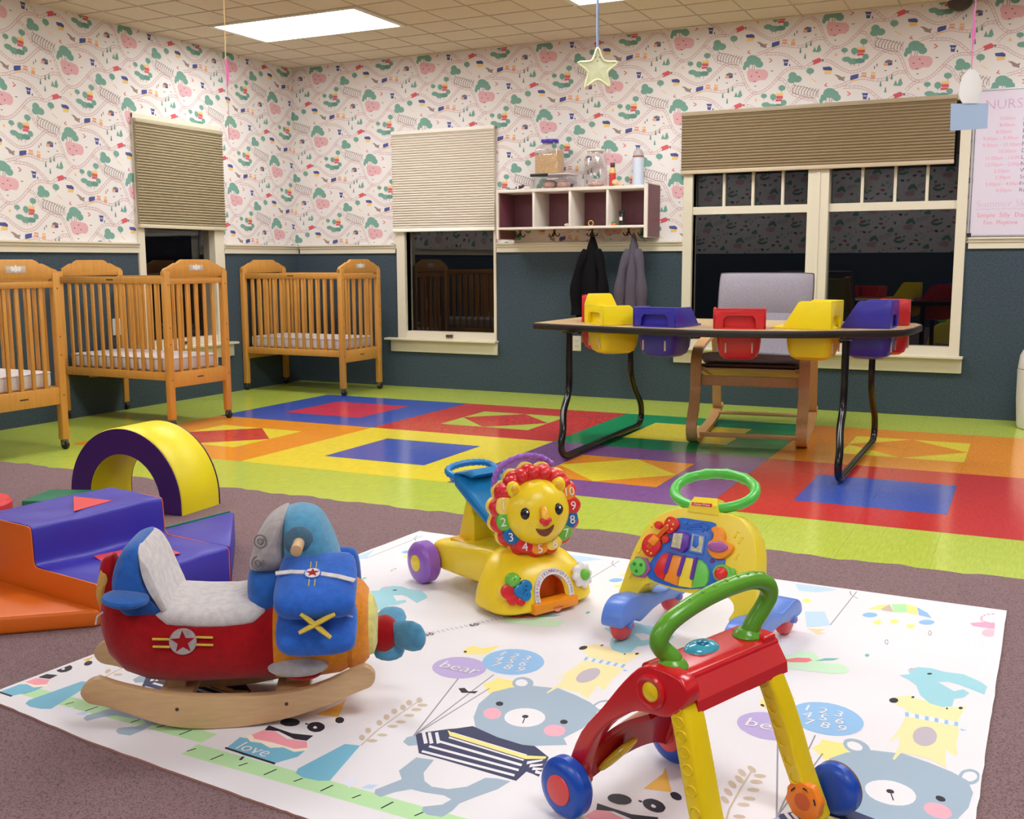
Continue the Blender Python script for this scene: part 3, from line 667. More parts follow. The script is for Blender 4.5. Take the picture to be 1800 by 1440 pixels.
def jarset():
    t = thing('storage_jar', 'clear jar of oats with a purple lid standing on a plastic box', 'jar', (2.415, -.15, 1.642))
    B().m(CLEAR).loft([sring((0, 0, z), (1, 0, 0), (0, 1, 0), r, r*.8, 28, 5) for z, r in ((0, .09), (.01, .098), (.17, .098), (.19, .09), (.21, .065), (.225, .062))]).go('jar_body', t)
    B().m(mat('oats', (206, 172, 128), rough=.9, noise=.25, nscale=130, bump=.6, bscale=160)).loft([sring((0, 0, z), (1, 0, s), (0, 1, 0), .092, .072, 28, 5) for z, s in ((.004, 0), (.08, .1), (.145, .22))]).go('oats', t)
    B().m(plastic('purple_lid', (70, 48, 170))).cyl((.0, 0, .222), (0, 0, 1), .066, .026, 28, .004).go('lid', t)
    t = thing('storage_box', 'low clear plastic box with a black clasp under the oat jar', 'box', (2.455, -.15, 1.536))
    B().m(CLEAR).rbox(-.145, -.09, 0, .145, .09, .095, .012).go('box_body', t)
    B().m(mat('frosted_lid', (214, 208, 208), rough=.4)).rbox(-.15, -.095, .0955, .15, .095, .105, .004).go('lid', t)
    B().m(RUBBER).rbox(-.15, -.108, .086, -.01, -.096, .107, .004).go('clasp', t)
    B().m(mat('pinkish_content', (196, 160, 146), rough=.7, noise=.3, nscale=30)).puff(ell(-.04, .035, .055, .032), (0, 0, 0), (1, 0, 0), (0, 0, 1), .05).puff(ell(.07, .03, .05, .028), (0, 0, 0), (1, 0, 0), (0, 0, 1), .05).go('contents', t)
    t = thing('glass_jar', 'empty clear jar with a white lid in the middle of the shelf top', 'jar', (2.775, -.15, 1.536))
    B().m(CLEAR).lathe([(.07, 0), (.082, .008), (.082, .2), (.07, .225), (.062, .24), (.062, .255)], seg=32).go('jar_body', t)
    B().m(SHW).cyl((0, 0, .25), (0, 0, 1), .066, .016, 28, .003).go('lid', t)
    B().m(mat('pinkish_content', (196, 160, 146))).puff(ell(0, .025, .06, .022), (0, 0, 0), (1, 0, 0), (0, 0, 1), .05).go('contents', t)
    t = thing('sauce_bottle', 'small red and yellow bottle with brown cap beside the glass jar', 'bottle', (2.885, -.10, 1.536))
    B().m(plastic('sauce_red', (206, 60, 56))).lathe([(.02, 0), (.024, .005), (.024, .09), (.0235, .1)]).m(plastic('sauce_yellow', (232, 186, 116))).lathe([(.0238, .1), (.022, .125), (.015, .14)]).go('bottle_body', t)
    B().m(plastic('brown_cap', (92, 60, 50))).cyl((0, 0, .14), (0, 0, 1), .017, .034, 20, .003).go('cap', t)
    t = B().m(mat('tan_snack', (220, 190, 150), rough=.8, noise=.2, nscale=50))
    for i in range(7): t.ball((2.935+.018*math.cos(i*2.1)*(i > 0), -.14+.02*math.sin(i*2.1)*(i > 0), 1.556+.006*(i % 3)), (.024, .02, .02), 10, 6)
    tag(t.go('snack_bag'), 'tan lumpy bag of snacks lying right of the sauce bottle', 'bag')
    t = thing('spray_bottle', 'tall pale blue bottle with a grey cap near the shelf right end', 'bottle', (3.095, -.15, 1.536))
    B().m(plastic('pale_blue', (196, 204, 220))).lathe([(.036, 0), (.04, .005), (.04, .19), (.039, .196)]).m(plastic('brown_band', (150, 92, 76))).lathe([(.0395, .196), (.0395, .208)]).go('bottle_body', t)
    B().m(plastic('grey_cap', (176, 170, 168))).lathe([(.037, .208), (.036, .225), (.028, .245), (.012, .256), (.004, .258)]).go('cap', t)
    t = B().m(plastic('cow_black', (36, 32, 36)))
    t.puff(ell(0, .018, .03, .012), (2.19, -.2, 1.536), half=.012); t.ball((2.22, -.2, 1.562), .011, 10, 6); t.m(SHW).puff(ell(0, .018, .016, .0125), (2.185, -.2, 1.536), half=.0125)
    t.m(plastic('cow_black', (36, 32, 36))).rbox(2.10, -.21, 1.536, 2.165, -.19, 1.545, .003); t.m(SHW).puff(ell(0, .012, .03, .012), (2.265, -.2, 1.536), half=.03)
    tag(t.go('toy_figures'), 'small black and white toy pieces on the shelf left end', 'toy')
    t = thing('spice_jar', 'little black labelled jar inside the rightmost cubby', 'jar', (2.985, -.17, 1.263))
    B().m(plastic('spice_dark', (46, 36, 32))).lathe([(.019, 0), (.021, .004), (.021, .075), (.018, .082)]).go('jar_body', t)
    B().m(RUBBER).cyl((0, 0, .082), (0, 0, 1), .0215, .022, 20, .002).go('cap', t)
    B().m(SHW).rbox(-.012, -.0225, .035, .012, -.0200, .06, .001).go('jar_label', t)
    t = B().m(plastic('pill_orange', (232, 120, 40))).cyl((2.935, -.2, 1.263), (0, 0, 1), .018, .016, 18, .003).m(plastic('pill_green', (60, 140, 70))).cyl((2.935, -.2, 1.279), (0, 0, 1), .015, .012, 18, .003)
    tag(t.go('small_pot'), 'tiny orange pot with green lid next to the black jar', 'pot')
    t = B().m(SHW).puff(ell(0, .012, .02, .011), (2.575, -.2, 1.263), half=.015); tag(t.go('white_trinket'), 'small white trinket in the second cubby', 'trinket')
    t = B().m(plastic('tan_ring', (206, 160, 96))).tube([(2.76+.018*math.cos(a), -.2, 1.283+.018*math.sin(a)) for a in [2*PI*i/16 for i in range(16)]], .004, 6, closed=True); tag(t.go('teething_ring'), 'small tan ring standing in the third cubby', 'ring')
jarset()

# ---- coats
def coat(name, label, x, y, zt, zb, w, col, seed, tilt=0):
    rnd = random.Random(seed); m_ = mat(name+'_cloth', col, rough=.9, spec=.15, bump=.2, bscale=150)
    n = 40; ph = [rnd.uniform(0, 6) for _ in range(4)]; rings = []
    for i in range(13):
        t = i/12; z = zt+(zb-zt)*t
        hw = w*(.10+.90*min(1, t*1.7)**.75)*(1-.05*t); d = .028+.05*min(1, t*2)
        r = []
        for j in range(n):
            a = 2*PI*j/n; f = 1+.10*t*math.sin(5*a+ph[0])+.08*t*math.sin(9*a+ph[1]+t*2)
            r.append((x+tilt*t+hw*math.cos(a)*f, y+d*math.sin(a)*f*.9-.02*t, z+.012*math.sin(3*a+ph[2])*t))
        rings.append(r)
    t = thing(name, label, 'coat', (x, y, zt))
    b = B().at(Matrix.Translation((-x, -y, -zt))).m(m_).loft(rings); b.go('coat_body', t, ang=60)
    for sg in (-1, 1):
        P = spl([(x+tilt*.2+sg*w*.35, y-.01, zt-.10), (x+tilt*.4+sg*w*.80, y-.05, zt-.25), (x+tilt*.6+sg*w*.95, y-.06, zt-.42), (x+tilt*.8+sg*w*.86, y-.055, zt-.56)], 5)
        B().at(Matrix.Translation((-x, -y, -zt))).m(m_).tube(P, [.03+.012*math.sin(i*.9)*.5+.015*i/len(P) for i in range(len(P))], 12).go('sleeve', t, ang=60)
    B().at(Matrix.Translation((-x, -y, -zt))).m(m_).tube(spl([(x-.015, y-.005, zt-.012), (x, y-.015, zt+.012), (x+.015, y-.005, zt-.012)], 5), .005, 8).go('hanging_loop', t)
coat('black_coat', 'black coat hanging from a hook under the cubby shelf', 2.772, -.19, 1.190, .50, .112, (13, 12, 15), 3)
coat('grey_coat', 'grey coat hanging right of the black coat under the shelf', 3.085, -.19, 1.188, .52, .086, (86, 80, 92), 5, .0)

# ================================================================ WHITEBOARD
wb = thing('whiteboard', 'whiteboard with a handwritten daily schedule right of the double window', 'whiteboard', (5.9, 0, 1.158))
b = B().m(mat('whiteboard_surface', (220, 210, 226), rough=.2)).box(-.645, -.018, .005, .655, -.002, .893); b.go('board', wb, smooth=False)
b = B().m(mat('aluminium', (190, 188, 192), rough=.3, metal=.8))
for q in ((-.66, 0, -.648, .898), (.655, 0, .667, .898), (-.66, 0, .667, .010), (-.66, .888, .667, .898)): b.box(q[0], -.024, q[1], q[2], -.001, q[3])
b.m(RUBBER)
for x in (-.662, .643):
    for z in (-.002, .876): b.rbox(x, -.026, z, x+.026, -.001, z+.024, .003)
b.go('frame', wb, smooth=False)
PINKM = mat('pink_marker', (228, 134, 160), rough=.6); DARKM = mat('dark_marker', (76, 60, 98), rough=.6); PURM = mat('purple_marker', (200, 150, 190), rough=.6)
b = B(); U, V, y = (1, 0, 0), (0, 0, 1), -.0185
def wt(m_, s, size, x, z): b.m(m_).text(s, size, (x, y, z), U, V, depth=.0003, cx=False, thin=.0003 if size < .05 else .0016)
wt(PURM, 'NURSERY SCHEDULE', .085, -.60, .80)
for i, (tm, tx, ind) in enumerate([('7:00am', 'Arrival and breakfast', .10), ('8:00am', 'Diapers', .10), ('8:30am', 'Bottles', .08), ('9:00am - 9:30am', 'Play', 0), ('9:30am - 10:30am', 'Free Play', 0), ('10:30am', 'Diapers and Free Play', .1),
        ('11:00am - 12:00', 'Lunch and Bottles', .02), ('12:00pm - 2:00pm', 'Nap', .02), ('2:00pm', 'Wake up and Diapers', .08), ('2:30pm', 'Snack', .09), ('3:00pm - 4:00pm', 'Free Play', .03), ('4:30pm', 'Running', .1)]):
    z = .715-.0395*i; wt(PINKM, tm, .030, -.60+ind*.9, z); wt(DARKM, tx, .034, -.38, z)
wt(PURM, 'Summer Skills', .06, -.615, .20); wt(PINKM, 'Simple  Silly  Dancing', .04, -.61, .13); wt(PINKM, 'Fun  Playtime', .036, -.57, .085)
b.m(PURM)
for i in range(20): b.box(-.62+.03*i, -.0189, .165+.004*(i % 2), -.595+.03*i, -.0184, .167+.004*(i % 2))
b.go('handwriting', wb, smooth=False)

# ================================================================ WHITE BIN
bn = thing('waste_bin', 'white rounded plastic bin at the right edge on lime floor', 'bin', (5.745, -.27, .0))
B().m(plastic('bin_white', (222, 214, 212), .35)).lathe([(.13, 0), (.15, .004), (.156, .02), (.166, .18), (.168, .36)], seg=40).go('bin_body', bn)
B().m(plastic('bin_white', (222, 214, 212), .35)).lathe([(.165, .364), (.166, .37), (.158, .44), (.142, .475), (.10, .496), (.03, .503), (.005, .504)], seg=40).go('bin_lid', bn)

# ================================================================ HANGING ORNAMENTS
def ribbon(P, r, m_): return B().m(m_).tube(P, r, 8)
sx, sy = 4.095, -3.47; zc = 1.735
st = thing('star_ornament', 'pale yellow clay star with a sleepy face hanging from the ceiling', 'ornament', (sx, sy, zc), 26)
SY = mat('star_clay', (240, 240, 196), rough=.6)
o5 = star(0, 0, .083, .041); o5 = [(x*(1 if i % 2 == 0 else 1), z) for i, (x, z) in enumerate(o5)]
sm_ = [(a, c) for a, c, _ in spl([(x, z, 0) for x, z in o5], 4, True)]
b = B().m(SY).puff(sm_, (0, 0, 0), (1, 0, 0), (0, 0, 1), .012, p=4)
b.tube([(x*.93, -.011, z*.93) for x, z in sm_], .0045, 8, closed=True); b.go('star_body', st)
f = B().m(mat('dark_ink', (66, 44, 30)))
for x in (-.010, .008): f.tube([(x-.005, -.0135, .045), (x, -.014, .042), (x+.005, -.0135, .045)], .0009, 6)
f.tube([(-.004, -.0135, .030), (-.001, -.014, .028), (.002, -.0135, .030)], .0011, 6); f.go('sleepy_face', st)
ribbon([(0, 0, .075), (-.001, 0, .3), (0, 0, H-zc-.002)], .0052, mat('blue_grey_yarn', (140, 156, 184), rough=.9)).go('hanging_cord', st)
ex, ey, ez = 5.339, -2.286, 1.742
eg = thing('paper_egg_ornament', 'white paper egg above a pale blue card hanging at the upper right', 'ornament', (ex, ey, ez), 20)
egg = [(.047*math.sin(t)*(1+.10*math.cos(t)), max(-.064, -.078*math.cos(t))) for t in [2*PI*i/32 for i in range(32)]]
B().m(mat('egg_paper', (240, 238, 240), rough=.7)).prism(egg, (0, 0, 0), (1, 0, 0), (0, 0, 1), .004, .001).go('paper_egg', eg)
B().m(mat('blue_card', (170, 192, 226), rough=.7)).prism([(-.073, -.176), (.08, -.168), (.079, -.064), (-.076, -.062)], (0, .006, 0), (1, 0, 0), (0, 0, 1), .003).go('blue_card', eg)
ribbon([(0, 0, .072), (.002, 0, .3), (0, 0, H-ez-.002)], .0022, mat('pink_cord', (238, 130, 200), rough=.8)).go('hanging_cord', eg)
B().m(mat('pink_cord', (238, 130, 200))).tube([(0, 0, .16), (.001, 0, .22), (0, 0, .34)], [.002, .008, .002], 8).go('ribbon_knot', eg)
hx_, hy_ = 2.115, -3.262
hs = thing('hanging_ribbon', 'thin yellow and pink ribbon hanging from the ceiling near the left window', 'ribbon', (hx_, hy_, 1.6))
ribbon([(0, 0, .37), (.004, 0, .6), (0, 0, 1.0)], .0024, mat('yellow_ribbon', (240, 206, 140), rough=.8)).go('yellow_cord', hs)
ribbon([(.004, 0, .245), (.009, 0, .30), (.006, 0, .355), (0, 0, .375)], [.003, .007, .006, .003], mat('pink_ribbon', (246, 120, 186), rough=.8)).go('pink_bow', hs)
ribbon([(.002, 0, .0), (.006, 0, .12), (.004, 0, .25)], .0014, mat('thin_string', (190, 160, 130), rough=.8)).go('string_end', hs)

# ================================================================ PLAY MAT (print measured in metres on the mat)
PR = [
 ('yellow',[[-0.009,-0.289],[-0.045,-0.246],[-0.034,-0.22],[-0.032,-0.195],[-0.009,-0.197],[0.012,-0.194],[0.022,-0.221],[0.045,-0.23],[0.015,-0.245],[0.002,-0.284]]),
 ('grey',[[0.061,-0.188],[0.065,-0.198],[0.066,-0.208],[0.065,-0.217],[0.062,-0.225],[0.057,-0.231],[0.05,-0.234],[0.043,-0.234],[0.035,-0.232],[0.027,-0.227],[0.02,-0.219],[0.015,-0.21],[0.011,-0.2],[0.01,-0.19],[0.01,-0.181],[0.013,-0.173],[0.018,-0.167],[0.025,-0.164],[0.033,-0.164],[0.041,-0.166],[0.049,-0.172],[0.056,-0.179]]),
 ('white',[[0.048,-0.192],[0.05,-0.198],[0.05,-0.203],[0.05,-0.209],[0.048,-0.213],[0.045,-0.216],[0.041,-0.218],[0.037,-0.218],[0.032,-0.217],[0.028,-0.214],[0.024,-0.21],[0.021,-0.205],[0.019,-0.199],[0.018,-0.193],[0.018,-0.188],[0.02,-0.184],[0.023,-0.18],[0.027,-0.178],[0.031,-0.178],[0.036,-0.18],[0.041,-0.183],[0.044,-0.187]]),
 ('grey',[[0.275,-0.229],[0.275,-0.239],[0.273,-0.249],[0.27,-0.258],[0.265,-0.266],[0.26,-0.271],[0.255,-0.274],[0.25,-0.273],[0.245,-0.27],[0.241,-0.265],[0.238,-0.257],[0.237,-0.248],[0.237,-0.238],[0.239,-0.228],[0.242,-0.218],[0.246,-0.211],[0.252,-0.205],[0.257,-0.202],[0.263,-0.203],[0.268,-0.206],[0.272,-0.212],[0.274,-0.22]]),
 ('white',[[0.27,-0.23],[0.27,-0.236],[0.268,-0.243],[0.266,-0.248],[0.263,-0.253],[0.26,-0.257],[0.256,-0.258],[0.252,-0.259],[0.249,-0.257],[0.246,-0.253],[0.244,-0.249],[0.243,-0.243],[0.244,-0.237],[0.245,-0.23],[0.247,-0.224],[0.25,-0.22],[0.254,-0.216],[0.258,-0.214],[0.261,-0.214],[0.265,-0.216],[0.267,-0.219],[0.269,-0.224]]),
 ('grey',[[0.056,-0.473],[0.021,-0.418],[-0.002,-0.35],[-0.004,-0.278],[0.022,-0.237],[0.065,-0.203],[0.125,-0.192],[0.125,-0.189],[0.181,-0.21],[0.225,-0.232],[0.254,-0.256],[0.266,-0.303],[0.261,-0.367],[0.243,-0.427],[0.262,-0.453],[0.204,-0.486],[0.177,-0.494],[0.115,-0.486]]),
 ('white',[[0.166,-0.351],[0.17,-0.364],[0.17,-0.378],[0.167,-0.391],[0.16,-0.402],[0.151,-0.411],[0.139,-0.416],[0.127,-0.418],[0.114,-0.416],[0.102,-0.411],[0.091,-0.402],[0.084,-0.391],[0.079,-0.377],[0.078,-0.363],[0.081,-0.35],[0.088,-0.338],[0.098,-0.329],[0.11,-0.323],[0.123,-0.321],[0.136,-0.324],[0.148,-0.33],[0.159,-0.339]]),
 ('ink',[[0.13,-0.362],[0.131,-0.368],[0.129,-0.372],[0.125,-0.374],[0.12,-0.373],[0.117,-0.369],[0.116,-0.364],[0.118,-0.359],[0.122,-0.357],[0.127,-0.358]]),
 ('ink',[[0.049,-0.326],[0.051,-0.332],[0.05,-0.337],[0.047,-0.34],[0.042,-0.341],[0.037,-0.338],[0.033,-0.333],[0.031,-0.327],[0.032,-0.322],[0.035,-0.318],[0.04,-0.318],[0.045,-0.32]]),
 ('ink',[[0.22,-0.35],[0.221,-0.356],[0.22,-0.361],[0.216,-0.364],[0.212,-0.365],[0.207,-0.362],[0.204,-0.357],[0.203,-0.352],[0.204,-0.346],[0.207,-0.343],[0.212,-0.343],[0.216,-0.345]]),
 ('pink',[[0.068,-0.374],[0.071,-0.382],[0.072,-0.39],[0.072,-0.397],[0.069,-0.403],[0.065,-0.407],[0.06,-0.41],[0.055,-0.41],[0.048,-0.408],[0.042,-0.404],[0.037,-0.398],[0.032,-0.391],[0.029,-0.384],[0.027,-0.376],[0.028,-0.369],[0.03,-0.363],[0.034,-0.358],[0.039,-0.356],[0.045,-0.355],[0.052,-0.357],[0.058,-0.361],[0.063,-0.367]]),
 ('pink',[[0.232,-0.392],[0.234,-0.399],[0.235,-0.407],[0.233,-0.415],[0.23,-0.421],[0.225,-0.426],[0.219,-0.428],[0.212,-0.429],[0.206,-0.428],[0.199,-0.424],[0.194,-0.419],[0.19,-0.412],[0.187,-0.404],[0.187,-0.396],[0.188,-0.389],[0.191,-0.382],[0.196,-0.377],[0.202,-0.375],[0.209,-0.374],[0.216,-0.375],[0.223,-0.379],[0.228,-0.385]]),
 ('ink',[[0.1272,-0.3737],[0.1342,-0.3987],[0.1318,-0.3993],[0.1248,-0.3743]]),
 ('grey',[[-0.056,-0.59],[-0.06,-0.568],[-0.052,-0.555],[-0.049,-0.545],[-0.019,-0.589],[-0.036,-0.601]]),
 ('grey',[[0.006,-0.638],[0.044,-0.632],[0.053,-0.688],[0.072,-0.716],[0.096,-0.729],[0.129,-0.724],[0.157,-0.7],[0.173,-0.653],[0.196,-0.645],[0.224,-0.644],[0.215,-0.683],[0.19,-0.729],[0.175,-0.762],[0.176,-0.791],[0.17,-0.818],[0.142,-0.823],[0.125,-0.815],[0.12,-0.801],[0.148,-0.779],[0.154,-0.755],[0.134,-0.748],[0.093,-0.755],[0.065,-0.755],[0.043,-0.778],[0.028,-0.806],[0.011,-0.8],[0.004,-0.786],[0.014,-0.762],[0.028,-0.729],[0.004,-0.702]]),
 ('navy',[[-0.053,-0.545],[0.0,-0.495],[0.014,-0.485],[0.041,-0.459],[0.114,-0.484],[0.177,-0.493],[0.203,-0.487],[0.25,-0.52],[0.266,-0.604],[0.249,-0.598],[0.235,-0.596],[0.233,-0.638],[0.058,-0.623],[0.001,-0.62],[-0.021,-0.589]]),
 ('white',[[0.015,-0.504],[0.205,-0.529],[0.207,-0.536],[0.017,-0.512]]),
 ('white',[[0.02,-0.526],[0.209,-0.551],[0.21,-0.557],[0.022,-0.533]]),
 ('yellow',[[0.001,-0.5],[0.017,-0.507],[0.206,-0.533],[0.245,-0.519],[0.246,-0.53],[0.21,-0.548],[0.019,-0.522]]),
 ('white',[[0.006,-0.55],[0.214,-0.57],[0.216,-0.58],[0.008,-0.559]]),
 ('white',[[0.003,-0.579],[0.217,-0.592],[0.22,-0.601],[0.005,-0.588]]),
 ('white',[[0.001,-0.605],[0.219,-0.615],[0.222,-0.624],[0.003,-0.614]]),
 ('white',[[-0.042,-0.536],[-0.038,-0.529],[-0.006,-0.572],[-0.011,-0.579]]),
 ('white',[[-0.031,-0.53],[-0.027,-0.524],[0.005,-0.567],[0.0,-0.574]]),
 ('white',[[-0.017,-0.523],[-0.013,-0.517],[0.018,-0.56],[0.013,-0.567]]),
 ('white',[[0.218,-0.555],[0.244,-0.533],[0.244,-0.541],[0.222,-0.568]]),
 ('white',[[0.229,-0.564],[0.252,-0.551],[0.252,-0.559],[0.232,-0.577]]),
 ('white',[[0.239,-0.573],[0.26,-0.568],[0.259,-0.576],[0.242,-0.585]]),
 ('white',[[0.249,-0.581],[0.268,-0.585],[0.267,-0.593],[0.253,-0.594]]),
 ('white',[[0.233,-0.638],[0.237,-0.595],[0.255,-0.605],[0.264,-0.668]]),
 ('line',[[-0.1143,-0.2406],[-0.0493,-0.5546],[-0.0527,-0.5554],[-0.1177,-0.2414]]),
 ('line',[[-0.0473,-0.182],[-0.0493,-0.555],[-0.0527,-0.555],[-0.0507,-0.182]]),
 ('line',[[-0.0183,-0.2612],[-0.0493,-0.5552],[-0.0527,-0.5548],[-0.0217,-0.2608]]),
 ('line',[[-0.157,-0.1102],[-0.16,-0.1262],[-0.162,-0.1258],[-0.159,-0.1098]]),
 ('lilac',[[-0.085,-0.151],[-0.079,-0.167],[-0.077,-0.183],[-0.079,-0.199],[-0.084,-0.214],[-0.094,-0.227],[-0.106,-0.237],[-0.12,-0.244],[-0.136,-0.247],[-0.153,-0.247],[-0.169,-0.242],[-0.184,-0.234],[-0.198,-0.223],[-0.208,-0.21],[-0.215,-0.194],[-0.218,-0.177],[-0.217,-0.16],[-0.211,-0.145],[-0.202,-0.131],[-0.189,-0.12],[-0.174,-0.113],[-0.157,-0.11],[-0.14,-0.111],[-0.123,-0.116],[-0.107,-0.124],[-0.094,-0.136]]),
 ('sky',[[0.029,-0.054],[0.036,-0.074],[0.037,-0.094],[0.035,-0.114],[0.028,-0.132],[0.017,-0.147],[0.003,-0.159],[-0.013,-0.167],[-0.032,-0.17],[-0.05,-0.169],[-0.069,-0.163],[-0.086,-0.153],[-0.101,-0.139],[-0.113,-0.122],[-0.12,-0.102],[-0.123,-0.081],[-0.122,-0.061],[-0.115,-0.042],[-0.104,-0.025],[-0.09,-0.012],[-0.072,-0.004],[-0.053,0.0],[-0.033,-0.002],[-0.013,-0.009],[0.004,-0.021],[0.018,-0.036]]),
 ('ink',[[-0.087,-0.293],[-0.075,-0.284],[-0.057,-0.299],[-0.037,-0.287],[-0.037,-0.303],[-0.052,-0.306],[-0.067,-0.313]]),
 ('yellow',[[-0.19,-0.085],[-0.196,-0.052],[-0.186,-0.029],[-0.16,-0.038],[-0.138,-0.016],[-0.126,0.003],[-0.125,-0.043],[-0.13,-0.072],[-0.174,-0.092]]),
 ('ink',[[-0.182,-0.076],[-0.18,-0.081],[-0.182,-0.085],[-0.186,-0.084],[-0.189,-0.08],[-0.191,-0.075],[-0.189,-0.072],[-0.185,-0.072]]),
 ('tan',[[-0.129,-0.6432],[-0.138,-0.5632],[-0.134,-0.5628],[-0.125,-0.6428]]),
 ('tan',[[-0.138,-0.563],[-0.138,-0.47],[-0.134,-0.47],[-0.134,-0.563]]),
 ('tan',[[-0.138,-0.4699],[-0.135,-0.3839],[-0.131,-0.3841],[-0.134,-0.4701]]),
 ('tan',[[-0.14,-0.608],[-0.136,-0.616],[-0.136,-0.621],[-0.14,-0.623],[-0.146,-0.62],[-0.151,-0.614],[-0.155,-0.607],[-0.155,-0.601],[-0.151,-0.599],[-0.145,-0.602]]),
 ('tan',[[-0.147,-0.574],[-0.144,-0.581],[-0.144,-0.587],[-0.148,-0.589],[-0.153,-0.586],[-0.159,-0.579],[-0.163,-0.572],[-0.163,-0.566],[-0.159,-0.564],[-0.153,-0.567]]),
 ('tan',[[-0.146,-0.531],[-0.142,-0.539],[-0.143,-0.545],[-0.146,-0.546],[-0.152,-0.543],[-0.158,-0.537],[-0.162,-0.529],[-0.162,-0.523],[-0.158,-0.521],[-0.152,-0.524]]),
 ('tan',[[-0.148,-0.499],[-0.144,-0.507],[-0.144,-0.513],[-0.148,-0.515],[-0.154,-0.512],[-0.16,-0.505],[-0.164,-0.497],[-0.164,-0.491],[-0.16,-0.489],[-0.154,-0.492]]),
 ('tan',[[-0.148,-0.466],[-0.145,-0.474],[-0.145,-0.48],[-0.149,-0.482],[-0.155,-0.479],[-0.161,-0.472],[-0.165,-0.464],[-0.164,-0.457],[-0.16,-0.455],[-0.154,-0.459]]),
 ('tan',[[-0.142,-0.439],[-0.138,-0.448],[-0.138,-0.454],[-0.142,-0.456],[-0.148,-0.453],[-0.154,-0.445],[-0.158,-0.437],[-0.158,-0.431],[-0.154,-0.429],[-0.148,-0.432]]),
 ('tan',[[-0.143,-0.411],[-0.139,-0.42],[-0.139,-0.426],[-0.143,-0.428],[-0.149,-0.425],[-0.156,-0.417],[-0.159,-0.409],[-0.159,-0.402],[-0.155,-0.4],[-0.149,-0.404]]),
 ('tan',[[-0.128,-0.389],[-0.125,-0.398],[-0.125,-0.404],[-0.129,-0.406],[-0.135,-0.403],[-0.141,-0.395],[-0.145,-0.387],[-0.145,-0.38],[-0.141,-0.378],[-0.135,-0.382]]),
 ('tan',[[-0.107,-0.609],[-0.107,-0.614],[-0.11,-0.619],[-0.117,-0.622],[-0.123,-0.622],[-0.128,-0.619],[-0.128,-0.614],[-0.125,-0.609],[-0.119,-0.606],[-0.112,-0.606]]),
 ('tan',[[-0.103,-0.577],[-0.102,-0.581],[-0.106,-0.586],[-0.112,-0.589],[-0.119,-0.589],[-0.123,-0.586],[-0.124,-0.582],[-0.12,-0.577],[-0.114,-0.574],[-0.107,-0.574]]),
 ('tan',[[-0.106,-0.531],[-0.105,-0.536],[-0.109,-0.541],[-0.115,-0.544],[-0.122,-0.544],[-0.127,-0.541],[-0.127,-0.536],[-0.124,-0.531],[-0.117,-0.528],[-0.11,-0.528]]),
 ('tan',[[-0.101,-0.504],[-0.101,-0.509],[-0.104,-0.514],[-0.111,-0.517],[-0.118,-0.517],[-0.123,-0.514],[-0.123,-0.509],[-0.12,-0.504],[-0.113,-0.501],[-0.106,-0.501]]),
 ('tan',[[-0.102,-0.468],[-0.102,-0.473],[-0.105,-0.478],[-0.112,-0.481],[-0.119,-0.481],[-0.124,-0.478],[-0.124,-0.473],[-0.121,-0.468],[-0.114,-0.464],[-0.107,-0.464]]),
 ('tan',[[-0.104,-0.434],[-0.103,-0.439],[-0.107,-0.444],[-0.114,-0.448],[-0.121,-0.448],[-0.126,-0.444],[-0.126,-0.439],[-0.123,-0.433],[-0.116,-0.43],[-0.109,-0.43]]),
 ('tan',[[-0.103,-0.407],[-0.103,-0.413],[-0.107,-0.418],[-0.113,-0.422],[-0.121,-0.421],[-0.125,-0.418],[-0.126,-0.412],[-0.122,-0.407],[-0.115,-0.404],[-0.108,-0.404]]),
 ('cyan',[[-0.128,-0.644],[-0.161,-0.651],[-0.183,-0.783],[-0.175,-0.8],[-0.15,-0.808],[-0.116,-0.805],[-0.096,-0.795]]),
 ('cyan',[[-0.382,-0.722],[-0.219,-0.699],[-0.215,-0.741],[-0.238,-0.782],[-0.319,-0.785],[-0.374,-0.773]]),
 ('cream',[[-0.381,-0.707],[-0.338,-0.693],[-0.235,-0.678],[-0.213,-0.709],[-0.235,-0.727],[-0.268,-0.72],[-0.292,-0.734],[-0.324,-0.724],[-0.349,-0.729]]),
 ('rose',[[-0.367,-0.701],[-0.359,-0.673],[-0.334,-0.667],[-0.285,-0.685],[-0.24,-0.677],[-0.222,-0.7],[-0.243,-0.716],[-0.304,-0.712],[-0.349,-0.715]]),
 ('ink',[[-0.379,-0.771],[-0.239,-0.782],[-0.236,-0.789],[-0.375,-0.778]]),
 ('ink',[[-0.3131,-0.7882],[-0.3091,-0.8032],[-0.3149,-0.8048],[-0.3189,-0.7898]]),
 ('ink',[[-0.357,-0.672],[-0.364,-0.649],[-0.332,-0.654],[-0.293,-0.659],[-0.245,-0.648],[-0.243,-0.674],[-0.272,-0.679],[-0.326,-0.663]]),
 ('ink',[[-0.248,-0.603],[-0.244,-0.609],[-0.243,-0.615],[-0.243,-0.621],[-0.244,-0.626],[-0.248,-0.63],[-0.253,-0.633],[-0.259,-0.633],[-0.265,-0.632],[-0.272,-0.629],[-0.278,-0.625],[-0.283,-0.62],[-0.287,-0.613],[-0.289,-0.607],[-0.289,-0.601],[-0.287,-0.596],[-0.283,-0.592],[-0.278,-0.589],[-0.272,-0.589],[-0.266,-0.59],[-0.259,-0.593],[-0.253,-0.597]]),
 ('white',[[-0.262,-0.612],[-0.26,-0.616],[-0.262,-0.619],[-0.266,-0.619],[-0.27,-0.616],[-0.271,-0.611],[-0.27,-0.608],[-0.266,-0.609]]),
